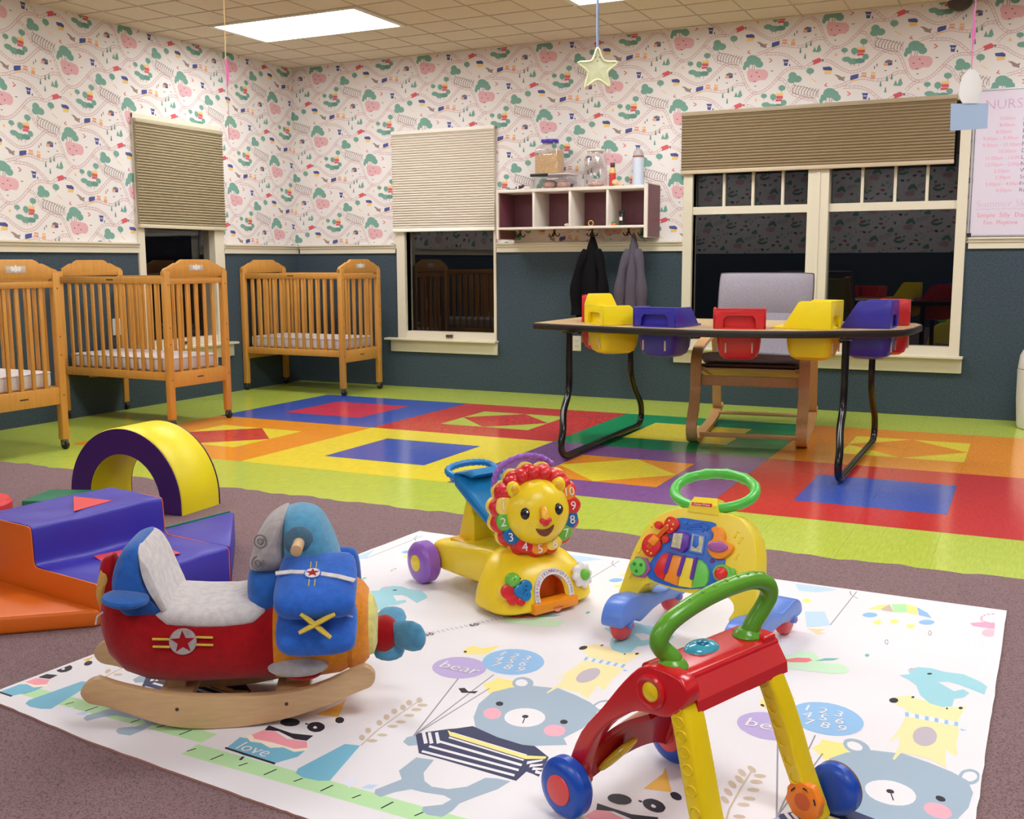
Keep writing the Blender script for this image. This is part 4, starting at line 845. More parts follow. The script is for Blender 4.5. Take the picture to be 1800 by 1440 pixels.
 ('ink',[[-0.312,-0.607],[-0.309,-0.612],[-0.308,-0.618],[-0.309,-0.623],[-0.312,-0.628],[-0.316,-0.632],[-0.322,-0.634],[-0.328,-0.636],[-0.335,-0.635],[-0.341,-0.634],[-0.347,-0.631],[-0.351,-0.627],[-0.354,-0.622],[-0.355,-0.616],[-0.354,-0.611],[-0.352,-0.606],[-0.347,-0.602],[-0.341,-0.599],[-0.335,-0.598],[-0.328,-0.598],[-0.322,-0.6],[-0.316,-0.603]]),
 ('ink',[[-0.23,-0.556],[-0.228,-0.56],[-0.227,-0.564],[-0.226,-0.567],[-0.227,-0.57],[-0.229,-0.572],[-0.231,-0.574],[-0.234,-0.574],[-0.238,-0.573],[-0.242,-0.571],[-0.245,-0.568],[-0.248,-0.564],[-0.25,-0.56],[-0.252,-0.557],[-0.252,-0.553],[-0.251,-0.55],[-0.25,-0.548],[-0.247,-0.546],[-0.244,-0.546],[-0.24,-0.547],[-0.237,-0.549],[-0.233,-0.552]]),
 ('ink',[[-0.29,-0.606],[-0.289,-0.609],[-0.291,-0.611],[-0.294,-0.611],[-0.297,-0.609],[-0.298,-0.606],[-0.297,-0.604],[-0.293,-0.604]]),
 ('orange',[[-0.304,-0.559],[-0.289,-0.486],[-0.293,-0.458],[-0.251,-0.549]]),
 ('fox',[[0.07,0.085],[0.086,0.104],[0.113,0.127],[0.126,0.112],[0.155,0.108],[0.196,0.094],[0.233,0.117],[0.22,0.033],[0.226,-0.046],[0.224,-0.096],[0.23,-0.145],[0.224,-0.155],[0.206,-0.133],[0.212,-0.219],[0.197,-0.206],[0.18,-0.192],[0.125,-0.186],[0.116,-0.227],[0.112,-0.225],[0.118,-0.157],[0.113,-0.11],[0.096,-0.148],[0.109,-0.072],[0.114,-0.007],[0.113,0.037],[0.087,0.058]]),
 ('ink',[[0.09,0.084],[0.09,0.076],[0.087,0.068],[0.082,0.064],[0.077,0.064],[0.073,0.068],[0.071,0.075],[0.071,0.083],[0.074,0.09],[0.079,0.095],[0.084,0.095],[0.088,0.091]]),
 ('ink',[[0.122,0.119],[0.121,0.114],[0.119,0.111],[0.116,0.111],[0.115,0.116],[0.116,0.121],[0.118,0.124],[0.121,0.123]]),
 ('ink',[[0.196,0.086],[0.196,0.081],[0.194,0.079],[0.192,0.08],[0.192,0.083],[0.192,0.088],[0.193,0.09],[0.195,0.089]]),
 ('ink',[[0.226,0.102],[0.225,0.096],[0.222,0.093],[0.219,0.093],[0.217,0.098],[0.218,0.104],[0.221,0.108],[0.225,0.107]]),
 ('mauve',[[0.185,-0.076],[0.185,-0.09],[0.184,-0.104],[0.18,-0.117],[0.175,-0.127],[0.169,-0.134],[0.163,-0.137],[0.156,-0.136],[0.15,-0.131],[0.144,-0.123],[0.141,-0.112],[0.138,-0.098],[0.138,-0.084],[0.139,-0.069],[0.143,-0.056],[0.148,-0.046],[0.154,-0.039],[0.161,-0.035],[0.168,-0.036],[0.174,-0.041],[0.179,-0.05],[0.183,-0.062]]),
 ('white',[[0.111,0.025],[0.222,0.019],[0.222,-0.002],[0.111,0.001]]),
 ('sky',[[0.111,0.024],[0.119,0.023],[0.121,0.0],[0.113,0.001]]),
 ('sky',[[0.132,0.023],[0.14,0.022],[0.142,-0.001],[0.134,0.0]]),
 ('sky',[[0.153,0.022],[0.161,0.021],[0.162,-0.002],[0.154,-0.001]]),
 ('sky',[[0.173,0.021],[0.181,0.02],[0.182,-0.003],[0.174,-0.002]]),
 ('sky',[[0.194,0.02],[0.201,0.019],[0.202,-0.004],[0.194,-0.003]]),
 ('sky',[[0.214,0.019],[0.221,0.018],[0.222,-0.004],[0.214,-0.004]]),
 ('sky',[[0.226,-0.014],[0.241,-0.017],[0.231,-0.024]]),
 ('cyan2',[[0.075,0.242],[0.098,0.259],[0.09,0.289],[0.112,0.317],[0.142,0.323],[0.173,0.312],[0.216,0.316],[0.255,0.283],[0.271,0.259],[0.267,0.205],[0.237,0.225],[0.207,0.245],[0.186,0.25],[0.164,0.237],[0.182,0.217],[0.202,0.196],[0.221,0.217],[0.235,0.199],[0.224,0.165],[0.205,0.149],[0.204,0.103],[0.185,0.088],[0.156,0.097],[0.132,0.138],[0.119,0.193],[0.099,0.221]]),
 ('ink',[[0.147,0.286],[0.146,0.281],[0.143,0.278],[0.14,0.276],[0.137,0.277],[0.135,0.28],[0.136,0.284],[0.139,0.288],[0.142,0.29],[0.145,0.289]]),
 ('pink',[[0.104,0.298],[0.103,0.292],[0.099,0.288],[0.095,0.288],[0.093,0.293],[0.094,0.299],[0.098,0.304],[0.102,0.303]]),
 ('mint',[[-0.22,0.231],[-0.211,0.257],[-0.186,0.264],[-0.177,0.303],[-0.145,0.311],[-0.119,0.272],[-0.105,0.244],[-0.065,0.256],[-0.041,0.233],[-0.041,0.204],[-0.067,0.183],[-0.12,0.175],[-0.174,0.169],[-0.206,0.175]]),
 ('coral',[[-0.211,0.211],[-0.172,0.251],[-0.143,0.261],[-0.133,0.247],[-0.144,0.228],[-0.183,0.211]]),
 ('teal',[[-0.128,0.246],[-0.106,0.278],[-0.073,0.293],[-0.086,0.271],[-0.103,0.261]]),
 ('yellow',[[-0.061,0.722],[-0.039,0.77],[-0.005,0.796],[-0.018,0.733]]),
 ('tan',[[-0.029,0.737],[-0.01,0.794],[0.008,0.728],[-0.017,0.725]]),
 ('mint2',[[-0.005,0.796],[0.033,0.818],[0.045,0.742],[0.009,0.724]]),
 ('yellow',[[0.033,0.818],[0.065,0.801],[0.074,0.732],[0.046,0.736]]),
 ('sky',[[0.065,0.801],[0.097,0.761],[0.111,0.719],[0.077,0.728]]),
 ('lemon',[[-0.007,0.623],[-0.015,0.611],[-0.014,0.594],[-0.023,0.603],[-0.032,0.595],[-0.03,0.612],[-0.036,0.625],[-0.026,0.627],[-0.02,0.643],[-0.017,0.627]]),
 ('lemon',[[0.035,0.652],[0.027,0.64],[0.027,0.622],[0.019,0.631],[0.009,0.623],[0.012,0.641],[0.006,0.654],[0.016,0.656],[0.022,0.672],[0.025,0.655]]),
 ('lemon',[[0.08,0.63],[0.071,0.618],[0.071,0.601],[0.063,0.61],[0.054,0.602],[0.057,0.619],[0.051,0.632],[0.061,0.634],[0.067,0.65],[0.07,0.634]]),
 ('lemon',[[-0.221,0.732],[-0.229,0.719],[-0.227,0.699],[-0.237,0.709],[-0.247,0.701],[-0.245,0.72],[-0.253,0.735],[-0.242,0.737],[-0.237,0.754],[-0.232,0.736]]),
 ('sky',[[-0.03,0.681],[-0.03,0.674],[-0.032,0.667],[-0.035,0.661],[-0.039,0.655],[-0.044,0.651],[-0.049,0.648],[-0.055,0.648],[-0.06,0.649],[-0.064,0.652],[-0.067,0.656],[-0.069,0.662],[-0.069,0.669],[-0.067,0.675],[-0.064,0.682],[-0.06,0.687],[-0.055,0.692],[-0.049,0.694],[-0.044,0.695],[-0.039,0.694],[-0.035,0.691],[-0.032,0.686]]),
 ('sky',[[0.122,0.684],[0.121,0.678],[0.119,0.671],[0.116,0.665],[0.112,0.659],[0.106,0.655],[0.101,0.652],[0.095,0.652],[0.09,0.653],[0.086,0.655],[0.083,0.66],[0.082,0.665],[0.082,0.672],[0.084,0.678],[0.087,0.685],[0.092,0.691],[0.097,0.695],[0.103,0.698],[0.108,0.699],[0.114,0.697],[0.118,0.695],[0.12,0.69]]),
 ('sky2',[[-0.223,0.621],[-0.171,0.646],[-0.137,0.535],[-0.193,0.492]]),
 ('peach',[[-0.189,0.481],[-0.145,0.495],[-0.154,0.469],[-0.136,0.461],[-0.157,0.444]]),
 ('line',[[-0.1385,0.5351],[-0.1165,0.8781],[-0.1135,0.8779],[-0.1355,0.5349]]),
 ('line',[[-0.1325,0.8733],[-0.1245,0.8363],[-0.1275,0.8357],[-0.1355,0.8727]]),
 ('line',[[-0.1249,0.837],[-0.1009,0.809],[-0.1031,0.807],[-0.1271,0.835]]),
 ('sky2',[[-0.301,0.878],[-0.226,0.882],[-0.17,0.872],[-0.226,0.819],[-0.276,0.81]]),
 ('rose2',[[0.211,0.719],[0.251,0.751],[0.3,0.735],[0.3,0.702],[0.263,0.696],[0.22,0.697]]),
 ('rose3',[[0.279,0.664],[0.279,0.655],[0.277,0.646],[0.274,0.638],[0.27,0.631],[0.265,0.626],[0.26,0.624],[0.255,0.624],[0.251,0.627],[0.248,0.632],[0.245,0.639],[0.244,0.648],[0.245,0.657],[0.246,0.666],[0.249,0.675],[0.253,0.682],[0.258,0.687],[0.263,0.689],[0.268,0.689],[0.272,0.686],[0.276,0.68],[0.278,0.673]]),
 ('rose2',[[0.301,0.805],[0.299,0.798],[0.295,0.795],[0.292,0.8],[0.294,0.808],[0.299,0.81]]),
 ('rose2',[[0.299,0.788],[0.297,0.781],[0.293,0.779],[0.291,0.784],[0.293,0.791],[0.297,0.793]]),
 ('rose2',[[0.293,0.771],[0.291,0.764],[0.287,0.762],[0.284,0.767],[0.286,0.774],[0.291,0.776]]),
 ('rose2',[[0.284,0.758],[0.282,0.751],[0.277,0.749],[0.275,0.754],[0.277,0.761],[0.281,0.763]]),
 ('rose2',[[0.273,0.749],[0.271,0.743],[0.266,0.741],[0.264,0.745],[0.266,0.752],[0.27,0.754]]),
 ('rose2',[[0.261,0.747],[0.259,0.74],[0.255,0.738],[0.253,0.743],[0.255,0.75],[0.259,0.752]]),
 ('rose2',[[0.251,0.751],[0.249,0.744],[0.245,0.742],[0.243,0.747],[0.245,0.754],[0.249,0.756]]),
 ('rose2',[[0.244,0.762],[0.243,0.755],[0.238,0.753],[0.236,0.757],[0.238,0.764],[0.242,0.766]]),
 ('rose2',[[0.242,0.776],[0.24,0.769],[0.235,0.767],[0.233,0.772],[0.235,0.779],[0.239,0.781]]),
 ('rose2',[[0.243,0.793],[0.241,0.786],[0.237,0.784],[0.235,0.789],[0.237,0.796],[0.241,0.798]]),
 ('rose2',[[0.249,0.81],[0.247,0.803],[0.243,0.801],[0.241,0.806],[0.242,0.813],[0.247,0.815]]),
 ('rose2',[[0.259,0.824],[0.257,0.817],[0.252,0.815],[0.25,0.82],[0.252,0.827],[0.256,0.829]]),
 ('rose2',[[0.27,0.832],[0.268,0.825],[0.264,0.823],[0.261,0.828],[0.263,0.835],[0.268,0.838]]),
 ('rose2',[[0.282,0.835],[0.28,0.828],[0.275,0.825],[0.273,0.831],[0.275,0.838],[0.279,0.84]]),
 ('rose2',[[0.292,0.83],[0.29,0.823],[0.285,0.821],[0.283,0.826],[0.285,0.833],[0.289,0.835]]),
 ('rose2',[[0.298,0.82],[0.296,0.812],[0.292,0.81],[0.29,0.815],[0.292,0.823],[0.296,0.825]]),
 ('teal',[[-0.008,0.347],[-0.009,0.337],[-0.012,0.332],[-0.016,0.334],[-0.019,0.342],[-0.018,0.351],[-0.015,0.356],[-0.011,0.355]]),
 ('line',[[0.024,0.467],[0.025,0.454],[0.024,0.446],[0.021,0.445],[0.018,0.451],[0.015,0.463],[0.015,0.475],[0.016,0.484],[0.019,0.485],[0.022,0.479]]),
 ('white',[[0.023,0.466],[0.023,0.457],[0.022,0.451],[0.021,0.45],[0.019,0.455],[0.017,0.463],[0.017,0.472],[0.017,0.478],[0.019,0.479],[0.021,0.474]]),
 ('line',[[0.122,0.588],[0.122,0.575],[0.12,0.566],[0.118,0.564],[0.115,0.571],[0.113,0.583],[0.113,0.597],[0.114,0.606],[0.117,0.607],[0.12,0.6]]),
 ('white',[[0.12,0.587],[0.12,0.577],[0.119,0.571],[0.118,0.57],[0.116,0.575],[0.115,0.584],[0.114,0.594],[0.115,0.6],[0.117,0.601],[0.119,0.596]]),
 ('sky2',[[-0.024,-0.793],[-0.02,-0.776],[-0.002,-0.768],[-0.003,-0.787]]),
 ('pale',[[-0.061,-0.793],[-0.066,-0.768],[-0.054,-0.767],[-0.044,-0.803]]),
]
MZ = .0115
MC = {k: mat('matink_'+k, c, rough=.6, spec=.3) for k, c in dict(grey=(160, 178, 196), white=(233, 228, 233), ink=(40, 36, 50), pink=(248, 170, 186), navy=(52, 56, 92), yellow=(248, 226, 140), lilac=(190, 172, 220),
      sky=(146, 188, 230), line=(150, 146, 156), tan=(206, 186, 168), cyan=(120, 184, 210), cream=(248, 232, 212), rose=(244, 160, 172), orange=(240, 186, 84), fox=(244, 226, 170), mauve=(192, 180, 190), cyan2=(158, 208, 220),
      mint=(206, 236, 204), coral=(240, 130, 136), teal=(120, 190, 178), mint2=(180, 230, 170), lemon=(244, 240, 130), sky2=(190, 214, 238), peach=(248, 208, 160), rose2=(244, 166, 196), rose3=(248, 190, 206), pale=(226, 228, 244), green=(186, 226, 170)).items()}
MATW = mat('mat_foam_white', (232, 227, 232), rough=.55, spec=.35)
def emboss(m):
    nt = m.node_tree; b = nt.nodes['Principled BSDF']; tc = nt.nodes.new('ShaderNodeTexCoord'); br = nt.nodes.new('ShaderNodeTexBrick'); bp = nt.nodes.new('ShaderNodeBump')
    br.inputs['Scale'].default_value = 18; br.inputs['Mortar Size'].default_value = .03; bp.inputs['Strength'].default_value = .25; bp.inputs['Distance'].default_value = .002
    nt.links.new(tc.outputs['Object'], br.inputs['Vector']); nt.links.new(br.outputs['Color'], bp.inputs['Height']); nt.links.new(bp.outputs[0], b.inputs['Normal'])
emboss(MATW)
for k in MC: emboss(MC[k])
mo = Vector((4.54, -4.95, 0))
mout = [(3.605, -4.015), (4.2, -4.032), (4.83, -4.048), (5.612, -4.069), (5.598, -4.8), (5.586, -5.355), (5.578, -5.945), (5.0, -5.912), (4.473, -5.877), (4.336, -5.867), (3.873, -5.824), (3.537, -5.774), (3.47, -5.723), (3.54, -4.9)]
mout = [(x-mo.x, y-mo.y) for x, y in mout]
jit = random.Random(2); dense = []
for i in range(len(mout)):
    a, c = mout[i], mout[(i+1) % len(mout)]
    for k in range(12): t = k/12; dense.append((a[0]+(c[0]-a[0])*t+jit.uniform(-.0012, .0012), a[1]+(c[1]-a[1])*t+jit.uniform(-.0012, .0012)))
pm = B().m(MATW)
pm.flat(dense, (0, 0, MZ))
pm.m(mat('mat_foam_edge', (176, 122, 112), rough=.8)); n = len(dense)
pm.add([(x, y, MZ) for x, y in dense]+[(x, y, -0.001+.0075) for x, y in dense], [(i, (i+1) % n, n+(i+1) % n, n+i) for i in range(n)])
pm.add([(x, y, -0.001+.0075) for x, y in dense], [tuple(range(n))[::-1]])
def cut_left(poly):       # keep the print on the mat: its left edge is not quite square
    f = lambda p: p[0]-(-.922-.135*(.92-p[1])/1.7); out = []
    for i in range(len(poly)):
        a, c = poly[i-1], poly[i]; fa, fc = f(a), f(c)
        if (fa >= 0) != (fc >= 0): t = fa/(fa-fc); out.append((a[0]+t*(c[0]-a[0]), a[1]+t*(c[1]-a[1])))
        if fc >= 0: out.append(c)
    return out if len(out) > 2 else None
idx = 0
def mprint(k, pts, dx=0):
    global idx
    q = clip([(x+dx, y) for x, y in pts], -1.06, -.915, 1.045, .885)
    q = cut_left(q) if q else None
    if q: idx += 1; pm.m(MC[k]).flat(q, (0, 0, MZ), off=.0001+.0000008*idx)
mprint('green', [(-1.05, -.768), (-.44, -.778), (-.436, -.732), (-1.04, -.725)]); mprint('green', [(-.44, -.835), (1.05, -.875), (1.05, -.825), (-.44, -.786)])
for i in range(30):
    x = -1.0+.07*i; y = -.755 if x < -.44 else -.812-.027*(x+.44)
    w_ = .03 if i % 2 else .018
    mprint('ink', [(x, y-w_/2), (x+.004, y-w_/2), (x+.012, y+w_/2), (x+.008, y+w_/2)])
for dx in (-1.542, -.771, 0, .771):
    for k, pts in PR:
        mprint(k, pts, dx)
def mtext(s, size, x, y):
    for dx in (0, .771): pm.m(MC['white']).text(s, size, (x+dx, y, MZ+.0013), (1, -.04, 0), (.04, 1, 0), depth=.0001)
mtext('bear', .062, -.144, -.183); mtext('1 2 3', .045, -.055, -.052); mtext('4 5 6', .045, -.048, -.089); mtext('7 8 9', .045, -.038, -.126); mtext('love', .05, -.315, -.756)
for i in range(60):
    x = -.72+.018*i; pm.m(MC['line']).flat([(-.56+.004*i*0+.0135*i*.45-.0, -.10+.0135*i*.75-.0)]*0 or [(-.57+.0075*i, -.36+.012*i), (-.57+.0075*i+.014, -.36+.012*i-.009), (-.57+.0075*i+.015, -.36+.012*i-.0075), (-.57+.0075*i+.001, -.36+.012*i+.0015)], (0, 0, MZ), off=.0012)
for i, s in enumerate(('20', '30', '40', '50', '60')): pm.m(MC['ink']).text(s, .028, (-.60+.075*i+.04, -.34+.12*i-.03, MZ+.0013), (.6, .8, 0), (-.8, .6, 0), depth=.0001)
o = pm.go('play_mat', smooth=False, fix=False); o.location = mo
tag(o, 'white foam play mat printed with bears balloons and foxes lying on the carpet', 'mat')
MT = MZ+.0016      # things on the mat stand here

# ================================================================ PLUSH ROCKING PLANE
pl_ = thing('rocking_plane_toy', 'plush red and blue aeroplane rocker on wooden runners standing on the mat', 'rocking toy', (4.03, -5.535, MT), 32.6)
BEECH = mat('beech_wood', (204, 166, 122), rough=.45, noise=.07, nscale=10, stretch=(2, 10, 14))
RED = plush('plush_red', (158, 14, 22)); BLU = plush('plush_blue', (44, 98, 178)); LBL = plush('plush_light_blue', (88, 152, 188)); WHI = plush('plush_white', (214, 206, 206)); GRY = plush('plush_grey', (174, 166, 166))
ORA = plush('plush_orange', (226, 140, 36)); YEL = plush('plush_yellow', (214, 184, 70)); ROY = plush('plush_royal_blue', (46, 100, 194)); YGR = plush('plush_lime', (222, 216, 130)); TAN_ = plush('plush_ochre', (212, 164, 84))
ro = [(-.302, .094), (-.290, .116), (-.262, .125), (-.22, .109), (-.136, .086), (-.028, .073), (.10, .071), (.19, .084), (.281, .121), (.305, .124), (.322, .105), (.314, .080), (.284, .067), (.19, .031), (.10, .009), (.012, .0), (-.075, .0025), (-.139, .016), (-.202, .042), (-.252, .062), (-.287, .072)]
ro = [(a, c) for a, c, _ in spl([(x, z, 0) for x, z in ro], 3, True)]
for y in (-.140, .116):
    r = B().m(BEECH).prism(ro, (0, y, 0), (1, 0, 0), (0, 0, 1), -.026 if False else .024, .003)
    o = r.go('rocker', pl_)
    o.location = (0, .024, 0) if y < 0 else (-.034, 0, 0)
    d = B().m(INK)
    for x in (-.103, .129): d.cyl((x, -.1405 if y < 0 else .0925+.0, .049), (0, -1, 0), .004, .0006, 10)
    if y < 0: q_ = d.go('screw_plug', o); q_.location.y -= .024
w_ = B().m(BEECH); w_.rbox(-.155, -.116, .042, -.08, .116, .062, .003); w_.rbox(-.140, -.05, .062, -.10, .05, .092, .003); w_.go('cross_bar', pl_)
w_ = B().m(BEECH); w_.rbox(.10, -.116, .042, .175, .116, .062, .003); w_.rbox(.12, -.05, .062, .16, .05, .10, .003); w_.go('cross_bar', pl_)
def xl(sec, p=2.6, n=32): return [sring((x, 0, zc), (0, 1, 0), (0, 0, 1), ry, rz, n, p) for x, zc, ry, rz in sec]
B().m(RED).loft(xl([(-.282, .225, .02, .012), (-.275, .222, .052, .045), (-.255, .208, .088, .072), (-.22, .192, .112, .088), (-.17, .182, .126, .096), (-.10, .168, .132, .088), (-.03, .165, .134, .085), (.04, .165, .134, .085), (.09, .172, .134, .092), (.105, .176, .134, .098)], 2.8)).go('fuselage', pl_)
B().m(ORA).loft(xl([(.104, .178, .137, .100), (.14, .180, .138, .104), (.20, .183, .134, .106), (.245, .183, .126, .102), (.262, .183, .117, .095), (.272, .183, .121, .097), (.295, .180, .108, .086), (.308, .178, .09, .072)], 2.8)).go('nose_cowl', pl_)
B().m(YGR).loft(xl([(.300, .176, .085, .070), (.318, .174, .078, .063), (.327, .172, .05, .04), (.329, .172, .01, .01)], 2.4)).go('nose_disc', pl_)
def smo(pts, k=4): return [(a, c) for a, c, _ in spl([(x, z, 0) for x, z in pts], k, True)]
XZ = dict(U=(1, 0, 0), V=(0, 0, 1))
B().m(WHI).loft(xl([(-.15, .244, .10, .02), (-.12, .242, .117, .030), (-.06, .237, .121, .028), (0, .235, .121, .028), (.06, .240, .118, .030), (.085, .24, .10, .02)], 3)).go('seat_pad', pl_)
B().m(BLU).puff(smo([(-.234, .354), (-.216, .389), (-.197, .402), (-.176, .400), (-.170, .36), (-.162, .315), (-.142, .27), (-.122, .238), (-.19, .228), (-.230, .255), (-.242, .305)]), half=.114, p=4.5, n=13, **XZ).go('backrest', pl_)
B().m(WHI).puff(smo([(-.182, .401), (-.168, .390), (-.154, .362), (-.138, .317), (-.120, .270), (-.110, .240), (-.124, .232), (-.142, .262), (-.166, .31), (-.180, .36)]), half=.113, p=4.5, n=13, **XZ).go('backrest_cushion', pl_)
B().m(RED).puff(smo([(-.245, .352), (-.262, .358), (-.279, .345), (-.288, .29), (-.286, .245), (-.262, .222), (-.232, .24)]), half=.024, p=3, **XZ).go('tail_fin', pl_)
B().m(TAN_).puff(smo([(-.262, .336), (-.279, .334), (-.293, .275), (-.288, .247), (-.277, .243), (-.266, .29), (-.257, .315)]), half=.026, p=3, **XZ).go('tail_trim', pl_)
for sg in (-1, 1):
    B().m(BLU).puff(ell(-.200, sg*.128, .048, .052), (0, 0, .272), (1, 0, -.12), (0, 1, 0), .014, 2.4).go('tail_wing', pl_)
B().m(WHI).tube([(-.247, -.13, .27), (-.258, -.135, .262), (-.262, -.136, .245)], .0022, 6).go('cloth_tag', pl_)
B().m(LBL).puff(smo([(.118, .31), (.116, .40), (.120, .445), (.140, .457), (.169, .459), (.203, .444), (.228, .40), (.246, .345), (.250, .29), (.20, .26), (.14, .262)]), half=.100, p=2.7, n=15, **XZ).go('steering_hump', pl_)
B().m(GRY).puff(smo([(.049, .322), (.056, .372), (.068, .405), (.090, .436), (.122, .456), (.134, .452), (.130, .40), (.130, .335), (.11, .318)]), half=.098, p=2.7, n=15, **XZ).go('dashboard', pl_)
B().m(BLU).puff(smo([(.040, .268), (.047, .325), (.08, .330), (.13, .325), (.15, .28), (.13, .225), (.075, .222), (.05, .24)]), half=.100, p=2.8, n=15, **XZ).go('hump_base', pl_)
k = B().m(mat('embroidery_grey', (120, 112, 116), rough=.8))
for x, z, nx in ((.080, .402, -.35), (.073, .354, -.35)):
    nrm = Vector((nx, -.92, .15)).normalized(); u = nrm.orthogonal().normalized(); v = nrm.cross(u); c = Vector((x, -.0915, z))
    for rr in (.014, .006): k.tube([c+(u*math.cos(t)+v*math.sin(t))*rr for t in [2*PI*i/20 for i in range(20)]], .0015, 6, closed=True)
k.go('embroidered_dials', pl_)
pg = B().m(BEECH).cyl((.163, -.165, .398), (0, 1, 0), .0125, .33, 20, .002).go('handle_peg', pl_)
for sg in (-1, 1): B().m(plush('plush_slate', (78, 110, 132))).ball((.163, sg*.086, .398), (.034, .018, .034), 18, 10).go('peg_collar', pl_)
for sg in (-1, 1):
    # upper and lower wings droop away from the body
    wy, wz = (.94, -.342) if sg < 0 else (.45, -.893)
    U_, V_ = Vector((1, 0, 0)), Vector((0, sg*wy, wz))
    o_ = Vector((0, sg*.085, .345 if sg < 0 else .31)); n_ = 1 if sg > 0 else -1
    uw = smo([(.122, .01), (.14, -.02), (.25, -.025), (.284, 0), (.287, .12), (.275, .165), (.20, .172), (.135, .165), (.116, .12)])
    a = B().m(ROY).puff(uw, o_, U_, V_, .030, 3.2, 11); wo = a.go('upper_wing', pl_)
    Nn = Vector((0, -sg*wz, wy)); top = o_+Nn*.0305
    dcl = B().m(WHI).tube([top+U_*x+V_*y for x, y in ((.118, .07), (.15, .066), (.20, .072), (.25, .088), (.285, .105))], 1, flat=('rect', .006, .0012), up=V_)
    dcl.m(ROY).cyl(top+U_*.196+V_*.075-Nn*.001, Nn, .0185, .0025, 28); dcl.m(WHI).cyl(top+U_*.196+V_*.075, Nn, .0160, .0025, 28)
    dcl.m(RED).prism(star(0, 0, .0145, .0062), top+U_*.196+V_*.075+Nn*.0026, U_ if sg < 0 else U_, -V_ if sg < 0 else V_, .0006)
    dcl.m(YEL)
    for x in (.190, .202):
        for y0, y1 in ((.033, .055), (.095, .118)): dcl.tube([top+U_*x+V_*y0, top+U_*x+V_*y1], .0012, 6)
    dcl.go('wing_emblem', wo)
    o2 = Vector((0, sg*.095, .262)); V2 = Vector((0, sg*.90, -.43))
    lw = smo([(.122, .01), (.15, -.01), (.25, -.01), (.282, .01), (.286, .10), (.272, .140), (.20, .15), (.135, .142), (.116, .10)])
    a = B().m(ROY).puff(lw, o2, U_, V2, .028, 3.2, 11); wo = a.go('lower_wing', pl_)
    N2 = Vector((0, sg*.43, .90)); B().m(WHI).tube([o2+N2*.029+U_*x+V2*y for x, y in ((.125, .05), (.18, .05), (.24, .065), (.278, .08))], .002, 6).go('wing_stripe', wo)
    for (x0, z0, x1, z1) in ((.176, .293, .236, .243), (.245, .29, .172, .256)):
        d = Vector((x1-x0, 0, z1-z0)).normalized(); P0 = Vector((x0, sg*.243, z0-.006)); P1 = Vector((x1, sg*.256, z1-.006))
        B().m(YEL).tube([P0, P0.lerp(P1, .3), P0.lerp(P1, .7), P1], [.010, .011, .011, .008], 12, flat=(1, .45), up=(0, 1, 0)).go('wing_strut', pl_)
    B().m(GRY).ball((.155, sg*.125, .128), (.066, .036, .021), 22, 12).go('landing_gear', pl_)
    B().m(RED).ball((.165, sg*.118, .108), (.040, .028, .012), 18, 10).go('landing_pad', pl_)
    e = B().m(GRY); N3 = Vector((0, sg, 0)); c = Vector((-.085, sg*.1335, .198))
    e.cyl(c-N3*.004, N3, .0285, .006, 32); e.m(RED).prism(star(0, 0, .0265, .011), c+N3*.0022, (1 if sg < 0 else -1, 0, 0), (0, 0, 1), .0006)
    e.m(YEL)
    for z in (.207, .190):
        for x0, x1 in ((-.148, -.113), (-.057, -.022)): e.tube([(x0, sg*.134, z), (x1, sg*.1355, z-.002)], .0026, 6)
    e.go('star_emblem', pl_)
B().m(RED).ball((.342, -.0, .148), (.036, .045, .044), 20, 12).go('propeller_hub', pl_)
for (dx, dy, dz, rx) in ((.078, -.070, .010, .06), (-.0, -.02, -.058, .045), (.01, .10, .02, .06)):
    P = Vector((.352, 0, .150)); E_ = P+Vector((dx, dy, dz)); 
    dd = (E_-P); B().m(LBL).tube([P+dd*t for t in (0, .15, .4, .7, .9, 1.0, 1.04)], [.020, .026, .034, .036, .030, .018, .004], 16, flat=(1, .55), up=(0, 0, 1) if dy < -.05 else (1, 0, 0)).go('propeller_blade', pl_)

# ================================================================ LION WALKER
li = thing('lion_walker_toy', 'yellow plastic lion walker with a red numbered mane on the mat', 'toy', (4.17, -4.51, MT), -27)
LY = plastic('toy_yellow', (246, 212, 38), .3); LR = plastic('toy_red', (218, 40, 46), .28); LBU = plastic('toy_blue', (24, 122, 188), .3); LG = plastic('toy_green', (110, 190, 64), .3); LP = plastic('toy_purple', (150, 96, 190), .28)
LO = plastic('toy_orange', (246, 150, 26), .3); LDO = plastic('toy_deep_orange', (222, 92, 14), .35); LW = plastic('toy_white', (236, 230, 234), .3); LBK = plastic('toy_black', (30, 24, 26), .2); LPY = plastic('toy_pale_yellow', (248, 214, 90), .3); LB2 = plastic('toy_blue_dark', (20, 104, 168), .3)
def wheel(parent, c, r, w_, m_, hubm, hubr, name='wheel', sides=(1, -1), axis=(0, 1, 0)):
    ax = Vector(axis); c = Vector(c); b_ = min(.014, w_*.3)
    o = B().m(m_).lathe([(r*.25, -w_/2), (r-b_*1.6, -w_/2), (r-b_*.5, -w_/2+b_*.35), (r, -w_/2+b_), (r, w_/2-b_), (r-b_*.5, w_/2-b_*.35), (r-b_*1.6, w_/2), (r*.25, w_/2)], c, ax, 36).go(name, parent)
    h = B().m(hubm)
    for s in sides: h.cyl(c+ax*s*(w_/2-.001), ax*s, hubr, .004, 28, .0015)
    h.go('hub_cap', o); return o
for sg in (-1, 1): wheel(li, (-.172, sg*.143, .066), .066, .062, LP, LY, .026, sides=(sg,))
for sg in (-1, 1): wheel(li, (.19, sg*.115, .042), .042, .04, LP, LY, .012, sides=(sg,))
cutb = [(-.14, -.112, .040), (.12, .112, .150)]
